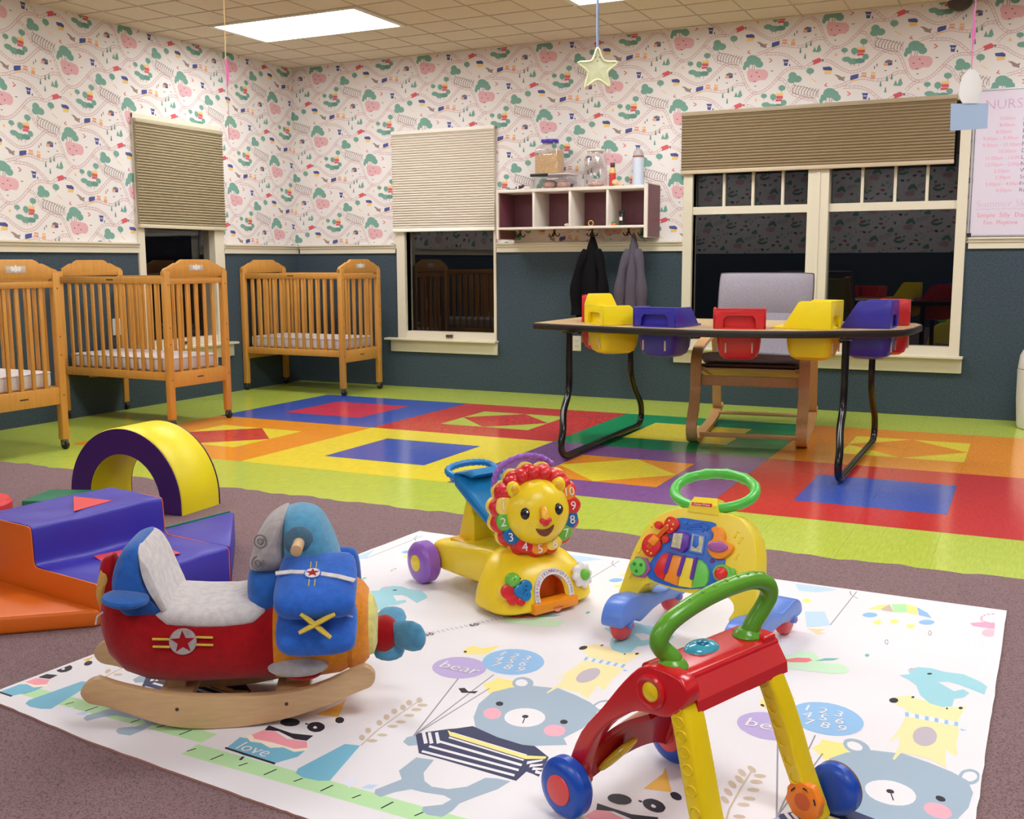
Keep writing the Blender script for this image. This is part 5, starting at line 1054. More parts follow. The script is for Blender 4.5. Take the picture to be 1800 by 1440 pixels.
bb = B().m(LY).loft([sring((x, 0, z), (0, 1, 0), (0, 0, 1), ry, rz, 32, 6) for x, z, ry, rz in ((-.175, .088, .085, .030), (-.165, .088, .112, .044), (-.12, .09, .115, .050), (0, .098, .114, .056), (.10, .108, .112, .060), (.16, .112, .10, .05))])
bb.go('chassis', li)
B().m(plastic('toy_yellow_dark', (236, 176, 16), .35)).rbox(-.115, -.085, .128, .09, .085, .149, .008).go('footwell', li)
base = B().m(LY).loft([sring((cx, 0, z), (1, 0, 0), (0, 1, 0), rx, ry, 48, p) for z, cx, rx, ry, p in ((.016, .205, .098, .172, 3.6), (.022, .205, .101, .176, 3.6), (.05, .203, .099, .172, 3.6), (.085, .198, .093, .160, 3.4), (.115, .190, .084, .144, 3.2), (.14, .176, .070, .126, 3), (.158, .166, .054, .104, 2.8), (.172, .158, .036, .075, 2.6), (.178, .155, .015, .04, 2.4))]).go('base_shell', li)
def archp(w_, h, r=None, n=14): # flat-bottomed arch
    return [(-w_, 0)]+[(-w_*math.cos(PI*i/n), h-w_+w_*math.sin(PI*i/n)) for i in range(n+1)]+[(w_, 0)]
def boolcut(o, B_):
    c = B_.go('cutter_shape', o.parent); md = o.modifiers.new('cut', 'BOOLEAN'); md.operation = 'DIFFERENCE'; md.solver = 'EXACT'; md.object = c
    dg = bpy.context.evaluated_depsgraph_get(); dg.update(); me = bpy.data.meshes.new_from_object(o.evaluated_get(dg)); o.modifiers.clear(); old = o.data; o.data = me; bpy.data.objects.remove(c); bpy.data.meshes.remove(old); me.name = o.name
boolcut(base, B().m(LY).prism(archp(.052, .080), (.24, .0, .028), (0, 1, 0), (0, 0, 1), .09))
doorw = B().m(LDO); ap = archp(.0518, .0797)
doorw.flat(ap, (.243, 0, .028), (0, 1, 0), (0, 0, 1)); n = len(ap)
doorw.add([(.243, y, .028+z) for y, z in ap]+[(.292-.30*max(0, z-.0), y, .028+z) for y, z in ap], [(i, (i+1) % n, n+(i+1) % n, n+i) for i in range(n)])
doorw.go('arched_doorway', li)
DU, DV = Vector((0, 1, 0)), Vector((-.27, 0, .96)).normalized(); DO = Vector((.3125, 0, .026)); DN = DU.cross(DV)
band = B().m(LW); o1, o2 = archp(.070, .104, n=26), archp(.0545, .0865, n=26); n = len(o1)
band.add([DO+DU*x+DV*y+DN*.0 for x, y in o1]+[DO+DU*x+DV*y+DN*.0 for x, y in o2]+[DO+DU*x+DV*y-DN*.022 for x, y in o1]+[DO+DU*x+DV*y-DN*.022 for x, y in o2],
         [(i, i+1, n+i+1, n+i) for i in range(n-1)]+[(i, i+1, 2*n+i+1, 2*n+i) for i in range(n-1)]+[(n+i, n+i+1, 3*n+i+1, 3*n+i) for i in range(n-1)])
bo_ = band.go('alphabet_band', li, smooth=False)
lt = B(); cols = [LR, LBU, plastic('ltr_grey', (130, 130, 140)), LO]
for i, ch in enumerate('ABCDEFGHIJKLMNOPQRSTUVWXYZ'):
    t = (i+.5)/26*(2*.034+PI*.0623)
    if t < .034: x, y, a = -.0623, t, PI/2
    elif t > .034+PI*.0623: x, y, a = .0623, .034-(t-.034-PI*.0623), -PI/2
    else:
        th = PI-(t-.034)/.0623; x, y, a = .0623*math.cos(th), .034+.0623*math.sin(th), th-PI/2
    uu = DU*math.cos(a)+DV*math.sin(a); vv = -DU*math.sin(a)+DV*math.cos(a)
    lt.m(cols[(i*5+i//3) % 4]).text(ch, .0125, DO+DU*x+DV*y+DN*.0006, uu, vv, depth=.0003)
lt.go('alphabet_letters', bo_, smooth=False)
si = B().m(LO).rbox(.272, -.084, .010, .320, .078, .040, .005).go('door_sill', li)
bd = B().m(plastic('badge_pink', (244, 150, 140), .3)).cyl((.3175, .0, .020), (1, 0, 0), .014, .0025, 24, .001); bd.m(LR).text('Fisher-Price', .0075, (.3204, 0, .020), (0, 1, 0), (0, 0, 1), depth=.0002); bd.go('oval_badge', si, smooth=False)
fo = Vector((.293, .112, .088)); FN = Vector((.93, .10, .30)).normalized(); FU = Vector((-.10, .93, 0)).normalized(); FV = FN.cross(FU)
fl_w = [((.037+.0035*math.cos(8*t))*math.cos(t), (.037+.0035*math.cos(8*t))*math.sin(t)) for t in [2*PI*i/64 for i in range(64)]]
fw_ = B().m(LW).puff(fl_w, fo, FU, FV, .012, 3).go('flower_button', li); B().m(LG).ball(fo+FN*.010, (.018, .018, .018), 20, 12).go('flower_centre', fw_)
bN = Vector((.92, -.26, .30)).normalized(); bU = Vector((.26, .92, 0)).normalized(); bV = bN.cross(bU); bO = Vector((.290, -.125, .082))
bf = B().m(LR)
for x, y, r in ((-.028, .004, .021), (-.016, -.018, .018), (.008, -.028, .013)): bf.cyl(bO+bU*x+bV*y-bN*.008, bN, r, .016, 24, .005)
bfo = bf.go('butterfly_wing', li, label='red butterfly wing')
b2 = B().m(LBU)
for x, y, r in ((.006, .002, .019), (.025, .012, .019), (.021, -.012, .017)): b2.cyl(bO+bU*x+bV*y-bN*.006, bN, r, .020, 24, .005)
b2.m(LBK)
for x, y in ((.024, .014), (.022, .002), (.024, -.010)): b2.ball(bO+bU*x+bV*y+bN*.0155, .002, 8, 5)
b2.go('butterfly_wing', li, label='blue butterfly wing')
b3 = B().m(LG).ball(bO+bU*(-.010)+bV*.034, (.023, .023, .021), 20, 12); b3.m(LBK)
for x in (-.008, .010): b3.ball(bO+bU*(-.004+x)+bV*.036+bN*.0212, .0022, 8, 5)
b3.go('ball_button', li)
# ---- head
HM = Matrix.Translation((.216, -.003, .285)) @ Matrix.Rotation(math.radians(-21), 4, 'Z') @ Matrix.Rotation(math.radians(-3), 4, 'Y') @ Matrix.Rotation(math.radians(4), 4, 'X')
def hb(m_): return B().at(HM).m(m_)
HU, HV, HN = (0, 1, 0), (0, 0, 1), (1, 0, 0)
sc = lambda R, a, n=15, ph=0: [((R+a*abs(math.cos(n*t/2+ph))*1.0)*math.cos(t), (R+a*abs(math.cos(n*t/2+ph)))*math.sin(t)) for t in [2*PI*i/150 for i in range(150)]]
hb(LPY).puff(sc(.130, .013), (-.022, 0, 0), HU, HV, .018, 5, 9).go('mane_rim', li)
hb(LR).puff(sc(.1265, .013), (0, 0, 0), HU, HV, .030, 3.2, 13).go('mane', li)
for i in range(7):
    a = math.radians(38+i*17.5)
    hb(LR).ball((.002, .112*math.cos(a), .112*math.sin(a)), (.034, .024, .024), 16, 10).go('mane_curl', li)
pc = [(163, LPY, '1'), (188, LG, '2'), (215, LB2, '3'), (243, LR, '4'), (268, LO, '5'), (293, LPY, '6'), (317, LG, '7'), (340, LB2, '8'), (362, LR, '9'), (386, LO, '10')]
for a, m_, s in pc:
    a = math.radians(a); c, s_ = math.cos(a), math.sin(a)
    out = smo([(.088, -.024), (.112, -.0255), (.124, -.012), (.124, .012), (.112, .0255), (.088, .024)])
    pb = hb(m_).puff([(x*c-y*s_, x*s_+y*c) for x, y in out], (.020, 0, 0), HU, HV, .014, 4, 9)
    po = pb.go('number_petal', li, label='number petal %s' % s)
    hb(LW).text(s, .036, (.0346, .1075*c, .1075*s_), HU, HV, depth=.0012).go('petal_number', po, smooth=False)
hb(LY).puff(ell(0, 0, .097, .097, 40), (.012, 0, 0), HU, HV, .074, 2.1, 21).go('face', li)
for y, z in ((-.068, .076), (.068, .072)):
    e = hb(LY).ball((.030, y, z), (.016, .021, .024), 18, 12); eo = e.go('ear', li)
    hb(plastic('toy_ear_inner', (232, 176, 30))).ball((.043, y*.98, z-.001), (.006, .012, .014), 14, 8).go('ear_inner', eo)
FX = lambda y, z: .012+.074*math.sqrt(max(0, 1-(y*y+z*z)/.0094))
for y in (-.050, .047):
    ey_ = hb(LBK).ball((FX(y, .010)-.001, y, .010), (.0085, .0150, .0175), 18, 10).go('eye', li)
    hb(LW).ball((FX(y, .010)+.0068, y+.0035, .016), (.0018, .0034, .004), 10, 6).go('eye_glint', ey_)
hb(plastic('toy_nose_bridge', (242, 176, 40))).loft([sring((FX(0, z)+d, 0, z), (0, 1, 0), (1, 0, 0), w_, .008, 16, 2.4) for z, w_, d in ((.028, .004, -.004), (.022, .010, .002), (.006, .012, .009), (-.008, .012, .014))]).go('nose_bridge', li)
hb(LR).ball((FX(0, -.014)+.014, -.007, -.012), (.011, .0115, .009)).ball((FX(0, -.014)+.014, .007, -.012), (.011, .0115, .009)).ball((FX(0, -.014)+.012, 0, -.020), (.010, .011, .009)).go('nose', li)
mz = [(-.020, -.038), (-.010, -.042), (0, -.0432), (.012, -.041), (.024, -.034), (.022, -.046), (.014, -.058), (.004, -.062), (-.008, -.057), (-.016, -.048)]
mm = hb(plastic('toy_mouth', (120, 50, 14), .35)); mo2 = smo(mz, 2); n_ = len(mo2); vs = []
for k_ in (1, .7, .4, .05):
    vs += [(FX(.003+(y-.003)*k_*1.25, -.049+(z+.049)*k_*1.25)+.0022, .003+(y-.003)*k_*1.25, -.049+(z+.049)*k_*1.25) for y, z in mo2]
mm.add(vs, [(r*n_+i, r*n_+(i+1) % n_, (r+1)*n_+(i+1) % n_, (r+1)*n_+i) for r in range(3) for i in range(n_)]); mm.go('mouth', li)
fk = hb(plastic('toy_freckle', (150, 100, 20)))
for y, z in ((-.042, -.018), (-.036, -.026), (-.046, -.028), (.040, -.020), (.046, -.014)): fk.ball((FX(y, z), y, z), .0015, 8, 5)
fk.go('freckles', li)
P = spl([(-.024, -.110, .080), (-.024, -.104, .110), (-.024, -.075, .142), (-.024, -.02, .158), (-.024, .035, .150), (-.024, .07, .125)], 8)
rp = hb(LP); rp.tube(P, .0085, 10)
for k in (0, 1):
    pts = []
    for i, p in enumerate(P):
        a = i*.9+k*PI; pts.append(Vector(p)+Vector((math.cos(a)*.006, 0, 0))+Vector((0, p[1], p[2])).normalized()*math.sin(a)*.006)
    rp.tube(pts, .0048, 8)
rp.go('rope_handle', li)
# ---- seat that folds up behind the head
ST = [(.15, .170), (.06, .225), (-.02, .275), (-.085, .315), (-.105, .334)]
sb = B().m(LBU); rings = []
for i, (x, z) in enumerate(ST):
    hw = (.070, .080, .085, .086, .080)[i]; th = (.012, .016, .020, .022, .012)[i]
    rings.append(sring((x+.012, 0, z+.016), (0, 1, 0), Vector((.52, 0, .85)), hw, th, 28, 5))
sb.loft(rings); sb.go('flip_seat', li)
sb = B().m(LBU); sb.loft([sring((x, 0, z), (0, 1, 0), (.85, 0, .5), hw, th, 24, 4) for x, z, hw, th in ((-.108, .322, .075, .008), (-.104, .340, .086, .014), (-.080, .356, .086, .018), (-.045, .362, .075, .02), (-.02, .352, .06, .015))]); sb.go('seat_lip', li)
hp_ = spl([(-.085, -.075, .342), (-.118, -.082, .352), (-.142, -.060, .362), (-.150, 0, .368), (-.142, .06, .366), (-.118, .082, .358), (-.085, .075, .350)], 6)
hd = B().m(LBU).tube(hp_, [.010+.0018*(i % 2) for i in range(len(hp_))], 12); hd.go('push_handle', li)
B().m(LY).prism([(-.112, .135), (-.062, .285), (-.030, .275), (-.036, .235), (-.022, .228), (-.02, .145)], (0, -.055+.11, 0), (1, 0, 0), (0, 0, 1), .11, .006).go('seat_strut', li)

# ================================================================ YELLOW ACTIVITY WALKER
yw = thing('activity_walker', 'yellow musical push walker with a green ring handle and piano keys', 'toy', (4.86, -4.66, MT), -99)
WBL = plastic('walker_blue', (92, 132, 220), .32); PBL = plastic('panel_blue', (44, 108, 206), .32); WRD = plastic('walker_red', (226, 66, 74), .35); WGR = plastic('walker_green', (84, 190, 74), .3); WYE = plastic('walker_yellow', (248, 220, 60), .3)
WPU = plastic('walker_purple', (104, 54, 168), .3); WOR = plastic('walker_orange', (248, 148, 36), .3); WMA = plastic('walker_mauve', (168, 92, 160), .3); WLG = plastic('walker_lime', (112, 206, 84), .3); WRE = plastic('walker_key_red', (226, 44, 44), .28)
YS = (-.150, .190)
for y in YS:
    for x in (.135, -.155): wheel(yw, (x, y, .044), .044, .040, WRD, WBL, .010, sides=(-1, 1))
    sk = smo([(.192, .050), (.196, .075), (.178, .104), (.145, .118), (.105, .116), (.06, .108), (0, .098), (-.06, .088), (-.12, .094), (-.165, .098), (-.200, .080), (-.208, .050), (-.16, .046), (-.11, .050), (-.06, .058), (0, .056), (.05, .046), (.085, .040), (.10, .050), (.15, .052)], 3)
    B().m(WBL).prism(sk, (0, y+.030, 0), (1, 0, 0), (0, 0, 1), .060, .008).go('side_skid', yw)
    for x in (.135, -.155):
        c = B().m(WBL).cyl((x, y-.034, .044), (0, 1, 0), .010, .068, 16, .002)
        c.m(WRD).cyl((x, y-.0355, .044), (0, 1, 0), .005, .071, 12); c.go('axle_cap', yw)
PU, PV = Vector((0, 1, 0)), Vector((-.27, 0, .963)); PN = PU.cross(PV).normalized(); PO = Vector((.085, 0, 0))
yo = smo([(-.205, .085), (-.196, .143), (-.183, .204), (-.168, .251), (-.146, .298), (-.111, .333), (-.058, .356), (.0, .362), (.058, .360), (.112, .353), (.145, .325), (.162, .300), (.172, .267), (.179, .216), (.184, .165), (.180, .085), (.122, .085), (.131, .115), (.122, .137), (.092, .147), (.018, .138), (-.04, .138), (-.098, .145), (-.129, .136), (-.165, .085)], 4)
yo = [(x, max(.085, y)) for x, y in yo]
B().m(WYE).prism(yo, PO-PN*.075, PU, PV, .075, .014, 3).go('arch_body', yw)
def PB(m_): return B().m(m_)
def pnl(m_, pts, h, bev=.003, off=0, sm=3): return PB(m_).prism(smo(pts, sm) if sm else pts, PO+PN*off, PU, PV, h, bev)
pl2 = pnl(PBL, [(-.060, .328), (.0, .331), (.052, .329), (.050, .30), (.048, .270), (.080, .245), (.092, .236), (.088, .19), (.078, .170), (.015, .150), (-.051, .145), (-.118, .156), (-.128, .185), (-.112, .215), (-.094, .249), (-.075, .291)], .004, .0015).go('blue_panel', yw)
g = pnl(WRE, [(-.149, .250), (-.140, .268), (-.121, .277), (-.104, .272), (-.094, .257), (-.093, .241), (-.106, .222), (-.118, .214), (-.136, .218), (-.148, .232)], .014, .004).go('guitar_body', yw)
pnl(WRE, [(-.108, .272), (-.084, .303), (-.075, .297), (-.098, .268)], .016, .003, sm=0).go('guitar_neck', yw)
gh = pnl(WRE, [(-.093, .305), (-.086, .325), (-.072, .330), (-.049, .318), (-.052, .300), (-.069, .284), (-.081, .286)], .014, .004).go('guitar_head', yw)
k = PB(WYE)
for x, y in ((-.077, .318), (-.064, .310), (-.080, .305), (-.066, .297), (-.117, .224), (-.128, .228)): k.ball(PO+PU*x+PV*y+PN*.014, .0030, 8, 6)
k.go('guitar_dots', gh)
pnl(WOR, [(-.131, .254), (-.116, .276), (-.095, .266), (-.110, .244)], .020, .003, sm=0).go('guitar_bridge', yw)
k = PB(WOR)
for d in (-.003, .001, .005): k.tube([PO+PU*(-.128+d)+PV*(.238-d*.6)+PN*.0165, PO+PU*(-.079+d)+PV*(.303-d*.6)+PN*.0185], .0010, 6)
k.go('guitar_strings', yw)
for x, y in ((-.109, .302), (-.083, .268)): pnl(WRE, ell(x, y, .012, .011, 14), .014, .004, sm=0).go('tuning_knob', yw)
bk = pnl(WPU, [(-.063, .246), (-.060, .290), (-.030, .295), (-.011, .287), (-.011, .258), (-.025, .240)], .018, .003, sm=0).go('book_hinge', yw)
STK = mat('sticker_page', (206, 200, 160), rough=.4, noise=.3, nscale=60)
pnl(STK, [(-.059, .250), (-.056, .287), (-.030, .290), (-.032, .249)], .0193, .0005, sm=0).go('book_page', yw)
mi = pnl(WBL, [(-.012, .244), (-.011, .297), (.030, .294), (.031, .243)], .010, .003, sm=0).go('mirror_frame', yw)
pnl(STK, [(-.006, .249), (-.006, .292), (.026, .290), (.026, .248)], .0105, .0003, sm=0).go('mirror_sticker', mi)
pnl(PBL, [(-.003, .262), (-.002, .290), (.014, .290), (.015, .265), (.008, .256)], .0110, .0003, sm=0).go('mirror_picture', mi)
pnl(WOR, [(.045, .313), (.057, .322), (.074, .318), (.085, .302), (.088, .287), (.108, .281), (.113, .268), (.103, .254), (.084, .240), (.060, .241), (.044, .257), (.042, .276), (.053, .288), (.053, .302)], .016, .005).go('saxophone', yw)
PB(WMA).puff(ell(.072, .270, .029, .0145, 26, .10), PO+PN*.017, PU, PV, .009, 2.2, one=False).go('squeeze_button', yw)
# piano keys
kr = [(-.104, .182), (-.097, .205), (-.086, .226), (-.072, .233), (-.058, .231), (-.0715, .158), (-.092, .166)]
pnl(WRE, kr, .013, .003, sm=0).go('piano_key', yw, label='red piano key')
pnl(WOR, [(-.055, .230), (-.0255, .229), (-.0285, .151), (-.0705, .158)], .013, .003, sm=0).go('piano_key', yw, label='orange piano key')
pnl(WYE, [(-.0235, .229), (.011, .229), (.0125, .152), (-.0275, .1505)], .013, .003, sm=0).go('piano_key', yw, label='yellow piano key')
pnl(WLG, [(.013, .229), (.030, .228), (.046, .218), (.054, .200), (.056, .178), (.048, .163), (.0135, .152)], .013, .003, sm=0).go('piano_key', yw, label='green piano key')
for (x0, y0, x1, y1) in ((-.0585, .229, -.0665, .182), (-.0195, .229, -.0275, .181), (.0145, .229, .0105, .179)):
    PB(WPU).tube([PO+PU*x0+PV*y0+PN*.014, PO+PU*x1+PV*y1+PN*.014], .0058, 12).ball(PO+PU*x0+PV*y0+PN*.014, .0058, 12, 8).ball(PO+PU*x1+PV*y1+PN*.014, .0058, 12, 8).go('black_key', yw, label='purple raised key')
hexa = ell(-.146, .182, .033, .031, 6)
kn = pnl(WMA, hexa, .012, .003, sm=0).go('dial_surround', yw); 
kk = PB(WLG).cyl(PO+PU*-.147+PV*.182+PN*.011, PN, .024, .012, 28, .003)
kk.m(plastic('walker_dark_green', (40, 140, 50))) 
for a in (0.6, 2.6, 4.6): kk.cyl(PO+PU*(-.147+.012*math.cos(a))+PV*(.182+.012*math.sin(a))+PN*.0228, PN, .005, .0006, 16)
kk.go('green_dial', yw)
ga = ell(.090, .204, .027, .025, 8); pnl(WLG, ga+[], .012, .003, sm=0).go('button_surround', yw)
pnl(WLG, ell(.117, .212, .009, .010, 10), .012, .003, sm=0).go('surround_tab', yw)
PB(WRE).ball(PO+PU*.090+PV*.203+PN*.014, (.018, .018, .018), 22, 14).go('red_light', yw)
PB(WPU).puff(ell(.057, .231, .007, .005), PO+PN*.005, PU, PV, .003).go('switch', yw)
k = PB(PBL)
for j in range(4):
    k.tube(spl([tuple(PO+PU*x+PV*(.321-.0052*j+.0035*math.sin(x*80+.5))+PN*.0048) for x in (-.040, -.02, 0, .02, .040)], 4), .0011, 6)
for x, y in ((-.03, .318), (-.01, .312), (.012, .316), (.02, .304), (-.022, .305), (.03, .311)): k.ball(PO+PU*x+PV*y+PN*.005, .0028, 8, 6); k.tube([PO+PU*(x+.002)+PV*y+PN*.005, PO+PU*(x+.003)+PV*(y+.009)+PN*.005], .0009, 6)
k.go('music_relief', yw)
k = PB(WYE)
for x, y in ((-.133, .296), (-.160, .222), (.108, .303), (.118, .247), (-.178, .15), (.122, .29)): k.ball(PO+PU*x+PV*y, .0042, 10, 6); k.tube([PO+PU*(x+.003)+PV*y+PN*.001, PO+PU*(x+.005)+PV*(y+.014)+PN*.001, PO+PU*(x+.011)+PV*(y+.011)+PN*.001], .0013, 6)
k.go('raised_notes', yw)
RO = Vector((-.104, .0, .381)); RV_ = Vector((-.93, 0, .36)); ring = []
for i in range(48):
    t = 2*PI*i/48; ring.append(RO+Vector((0, 1, 0))*.113*math.cos(t)+RV_*.088*math.sin(t))
rr = [.0138+(.0022*(1 if (i % 4 == 0) else 0) if 4 <= i <= 20 else 0) for i in range(48)]
B().m(WGR).tube(ring, rr, 14, closed=True).go('ring_handle', yw)
cl = B().m(WYE).loft([[PO+PU*(x+.012)+PV*y+PN*d for x, y, d in q] for q in ([(-.045, .350, .004), (.045, .352, .004), (.045, .352, -.06), (-.045, .350, -.06)], [(-.040, .372, .006), (.038, .375, .006), (.038, .372, -.055), (-.040, .370, -.055)], [(-.034, .392, -.004), (.032, .395, -.004), (.032, .392, -.050), (-.034, .390, -.050)])]); co = cl.go('handle_clip', yw, ang=25)
bd = B().m(LR); LN = PN
bd.prism([(-.022, .3675), (.036, .370), (.036, .379), (-.022, .3765)], PO+PN*.0058, PU, PV, .0009); bd.m(LW).text('Fisher-Price', .0095, PO+PN*.0069+PU*.007+PV*.3732, PU+PV*.04, PV, depth=.0002); bd.go('logo_plate', co, smooth=False)

# ================================================================ RED AND YELLOW WALKER (foreground)
rw = thing('push_walker', 'red and yellow push walker with green handle and blue wheels in front', 'toy', (5.10, -5.54, MT), 158.5)
RR = plastic('walker2_red', (206, 26, 36), .2); RY_ = plastic('walker2_yellow', (240, 206, 14), .3); RG = plastic('walker2_green', (96, 160, 44), .25); RB = plastic('walker2_blue', (24, 74, 178), .28); RK = plastic('walker2_coral', (226, 74, 74), .35); ROo = plastic('walker2_orange', (244, 132, 22), .35); RDR = plastic('walker2_dark_red', (176, 16, 26), .25)
for y in (.185, -.125): 
    w_ = wheel(rw, (.128, y, .056), .056, .042, RB, RK, .028, name='front_wheel', sides=(1, -1))
for y0, y1 in ((-.125, -.098), (.130, .185)): B().m(RK).tube([(.128, y0, .058), (.128, y1, .058)], .014, 14).go('axle_stub', rw)
arm = smo([(.150, .050), (.146, .085), (.114, .159), (.063, .222), (.011, .288), (-.030, .326), (-.070, .332), (-.112, .326), (-.128, .300), (-.112, .272), (-.085, .252), (-.057, .247), (-.016, .240), (.022, .216), (.063, .180), (.098, .122), (.120, .060), (.135, .045)], 3)
for y0 in (.166, -.090): B().m(RR).prism(arm if y0 > 0 else [(max(x, -.100), z) for x, z in arm], (0, y0, 0), (1, 0, 0), (0, 0, 1), .036, .007, 3).go('side_arm', rw)
# curved front shell between the arms
CV = spl([(.136, 0, .050), (.116, 0, .112), (.080, 0, .158), (.034, 0, .196), (-.020, 0, .228)], 5)
def shrow(y, off):
    t = (y-.018)/.118; r = []
    for i, (x, _, z) in enumerate(CV):
        k = i/(len(CV)-1); e = max(0, 1-t*t)
        r.append((x-.004*e-off*.6-.02*e*(1-k), y, z+.030*e*(1-k)+.010*e-off*.8))
    return r
rings = []
ys = [-.10+.236*i/14 for i in range(15)]
for y in ys: rings.append(shrow(y, 0)+shrow(y, .010)[::-1])
B().m(RDR).loft(rings).go('front_shell', rw)
WU = Vector((-.030, -.055, .046)).normalized(); WN = Vector((-.62, .0, -.55)).normalized(); WV = WN.cross(WU)
B().m(plastic('walker2_window', (222, 190, 50), .12)).puff(ell(0, 0, .046, .016, 24), (.098, .080, .094), WU, WV, .008, 3).go('front_window', rw)
bar = B().m(RR)
bar.loft([sring((-.055, y, .300), (1, 0, 0), (0, 0, 1), .048, .024, 24, 5) for y in (-.130, -.125, -.06, 0, .06, .12, .140)])
bar.go('top_bar', rw)
B().m(RR).loft([[(-.070, y, .3235), (-.098, y, .318), (-.122, y, .282), (-.124, y, .262), (-.116, y, .260), (-.080, y, .290)] for y in (-.130, -.06, .06, .132)]).go('bar_lip', rw, ang=20)
B().m(RDR).loft([sring((-.085, y, .268), (1, 0, 0), (0, 0, 1), .034, .020, 20, 3) for y in (-.10, -.06, -.03)]).go('leg_socket', rw)
kb = B().m(RR).lathe([(.030, 0), (.030, .004), (.026, .007), (.024, .006), (.020, .004)], (-.052, .166, .288), (0, 1, 0), 28).go('knob_ring', rw); B().m(RY_).ball((-.052, .168, .288), (.018, .007, .018), 20, 10).go('yellow_knob', rw)
LP_ = spl([(-.088, 0, .300), (-.102, 0, .270), (-.116, 1, .230), (-.132, 2, .178), (-.151, 3, .112), (-.172, 4, .052), (-.186, 4.4, .020)], 4)
for sg in (-1, 1):
    rings = []
    for x, k, z in LP_:
        yc = (.138+.0025*k) if sg > 0 else (-.098-.0085*k)
        rings.append(sring((x, yc, z), (.9, 0, .42), (0, 1, 0), .027 if z > .04 else .024, .025, 28, 5))
    lg = B().m(RY_).loft(rings).go('leg', rw)
    dt = B().m(RY_)
    for i in range(2, len(LP_)-4, 2):
        x, k, z = LP_[i]; yf = ((.138+.0025*k)+.0252) if sg > 0 else (-.098-.0085*k+.0252)
        dt.tube([(x+.010*math.cos(t), yf, z+.009*math.sin(t)) for t in [2*PI*j/12 for j in range(12)]], .0015, 6, closed=True)
    dt.go('raised_pattern', lg)
for sg, y in ((1, .192), (-1, -.180)):
    wo = wheel(rw, (-.200, y, .048), .048, .036, RB, RB, .03, name='rear_wheel', sides=(sg,))
    B().m(plastic('tyre_brown', (120, 78, 56), .5)).tube([(-.200+.0452*math.cos(t), y+sg*.010, .048+.0452*math.sin(t)) for t in [2*PI*i/40 for i in range(40)]], .0032, 8, closed=True).go('tyre_band', wo)
    yi = y-sg*.082 if sg < 0 else y-.040
    og = [((.034+.0022*(1 if (i//3) % 2 else 0))*math.cos(2*PI*i/48), (.034+.0022*(1 if (i//3) % 2 else 0))*math.sin(2*PI*i/48)) for i in range(48)]
    yo_ = -.112 if sg < 0 else .112
    gw = B().m(ROo).prism(og, (-.181, yo_, .043), (1, 0, 0), (0, 0, 1), -.018 if False else .018, .003); go_ = gw.go('ratchet_dial', rw)
    go_.location.y = .010 if sg < 0 else 0
    dk = B().m(plastic('walker2_deep_orange', (206, 86, 10))).lathe([(.016, .0), (.015, -.001), (.001, -.0012)], (-.181, yo_+.0012, .043), (0, 1, 0), 24)
    dk.m(LBK)
    for a0 in (0.5, 1.6, 2.6):
        dk.tube([(-.181+.026*math.cos(a0+.06*j), yo_+.0008, .043+.026*math.sin(a0+.06*j)) for j in range(8)], .0016, 6)
    dk.go('dial_marking', go_)
hpth = spl([(-.062, .124, .318), (-.060, .122, .336), (-.048, .134, .352), (-.046, .142, .370), (-.052, .126, .396), (-.060, .082, .416), (-.068, .025, .430), (-.076, -.03, .437), (-.083, -.074, .437), (-.087, -.108, .424), (-.086, -.120, .402), (-.078, -.114, .376), (-.068, -.098, .346), (-.062, -.090, .318)], 6)
hh = B().m(RG).tube(hpth, .0165, 18)
for i, p in enumerate(hpth):
    if 24 < i < 54 and i % 3 == 0: hh.ball(Vector(p)+Vector((-.004, 0, .0145)), .0042, 8, 6)
hho = hh.go('curved_handle', rw)
for y in (.124, -.090): B().m(RG).lathe([(.026, .0), (.027, .004), (.024, .010), (.019, .014), (.017, .016)], (-.062, y, .318+.004), (0, 0, 1), 28).go('handle_collar', rw)
bb_ = B().m(plastic('walker2_cyan', (70, 170, 196), .1)).ball((-.043, .020, .320), (.028, .040, .018), 24, 12).go('bead_window', rw)
B().m(plastic('walker2_teal', (20, 120, 160), .15)).ball((-.047, .024, .333), (.012, .014, .008), 16, 8).go('rolling_bead', bb_)

# ================================================================ SOFT PLAY BLOCKS
def vin(name, col): return mat(name, col, rough=.42, spec=.45, bump=.12, bscale=9)
SBL = vin('vinyl_soft_blue', (58, 48, 172)); SOR = vin('vinyl_soft_orange', (222, 106, 24)); SRE = vin('vinyl_soft_red', (232, 66, 72)); SPU = vin('vinyl_soft_purple', (68, 28, 110)); SYE = vin('vinyl_soft_yellow', (238, 218, 28)); SGR = vin('vinyl_soft_green', (10, 124, 92))
so = (3.328, -5.278, .006); sd = 82.2
def wob(bm_o, amp, sc_):
    from mathutils import noise as nz
    for v in bm_o.data.vertices:
        k = nz.noise(v.co*sc_); v.co.z += amp*k if v.co.z > .02 else 0
        v.co.y += amp*.5*nz.noise(v.co*sc_+Vector((5, 0, 0))) if v.co.z > .02 else 0
def grid_step(W, prof, nx=24):
    """extrude a finely divided step profile across x so the cover can sag"""
    P = []
    for a, c in zip(prof, prof[1:]+prof[:1]):
        L_ = math.hypot(c[0]-a[0], c[1]-a[1]); k = max(2, int(L_/.02))
        P += [(a[0]+(c[0]-a[0])*i/k, a[1]+(c[1]-a[1])*i/k) for i in range(k)]
    return P, [[(W*i/nx, y, z) for y, z in P] for i in range(nx+1)]
st_ = thing('step_block', 'blue foam step block with orange side and red patches on the carpet', 'soft block', so, sd)
prof = [(0, 0), (0, .104), (.004, .115), (.014, .119), (.296, .119), (.308, .124), (.312, .135), (.316, .226), (.320, .236), (.330, .240), (.594, .240), (.606, .234), (.61, .222), (.61, 0)]
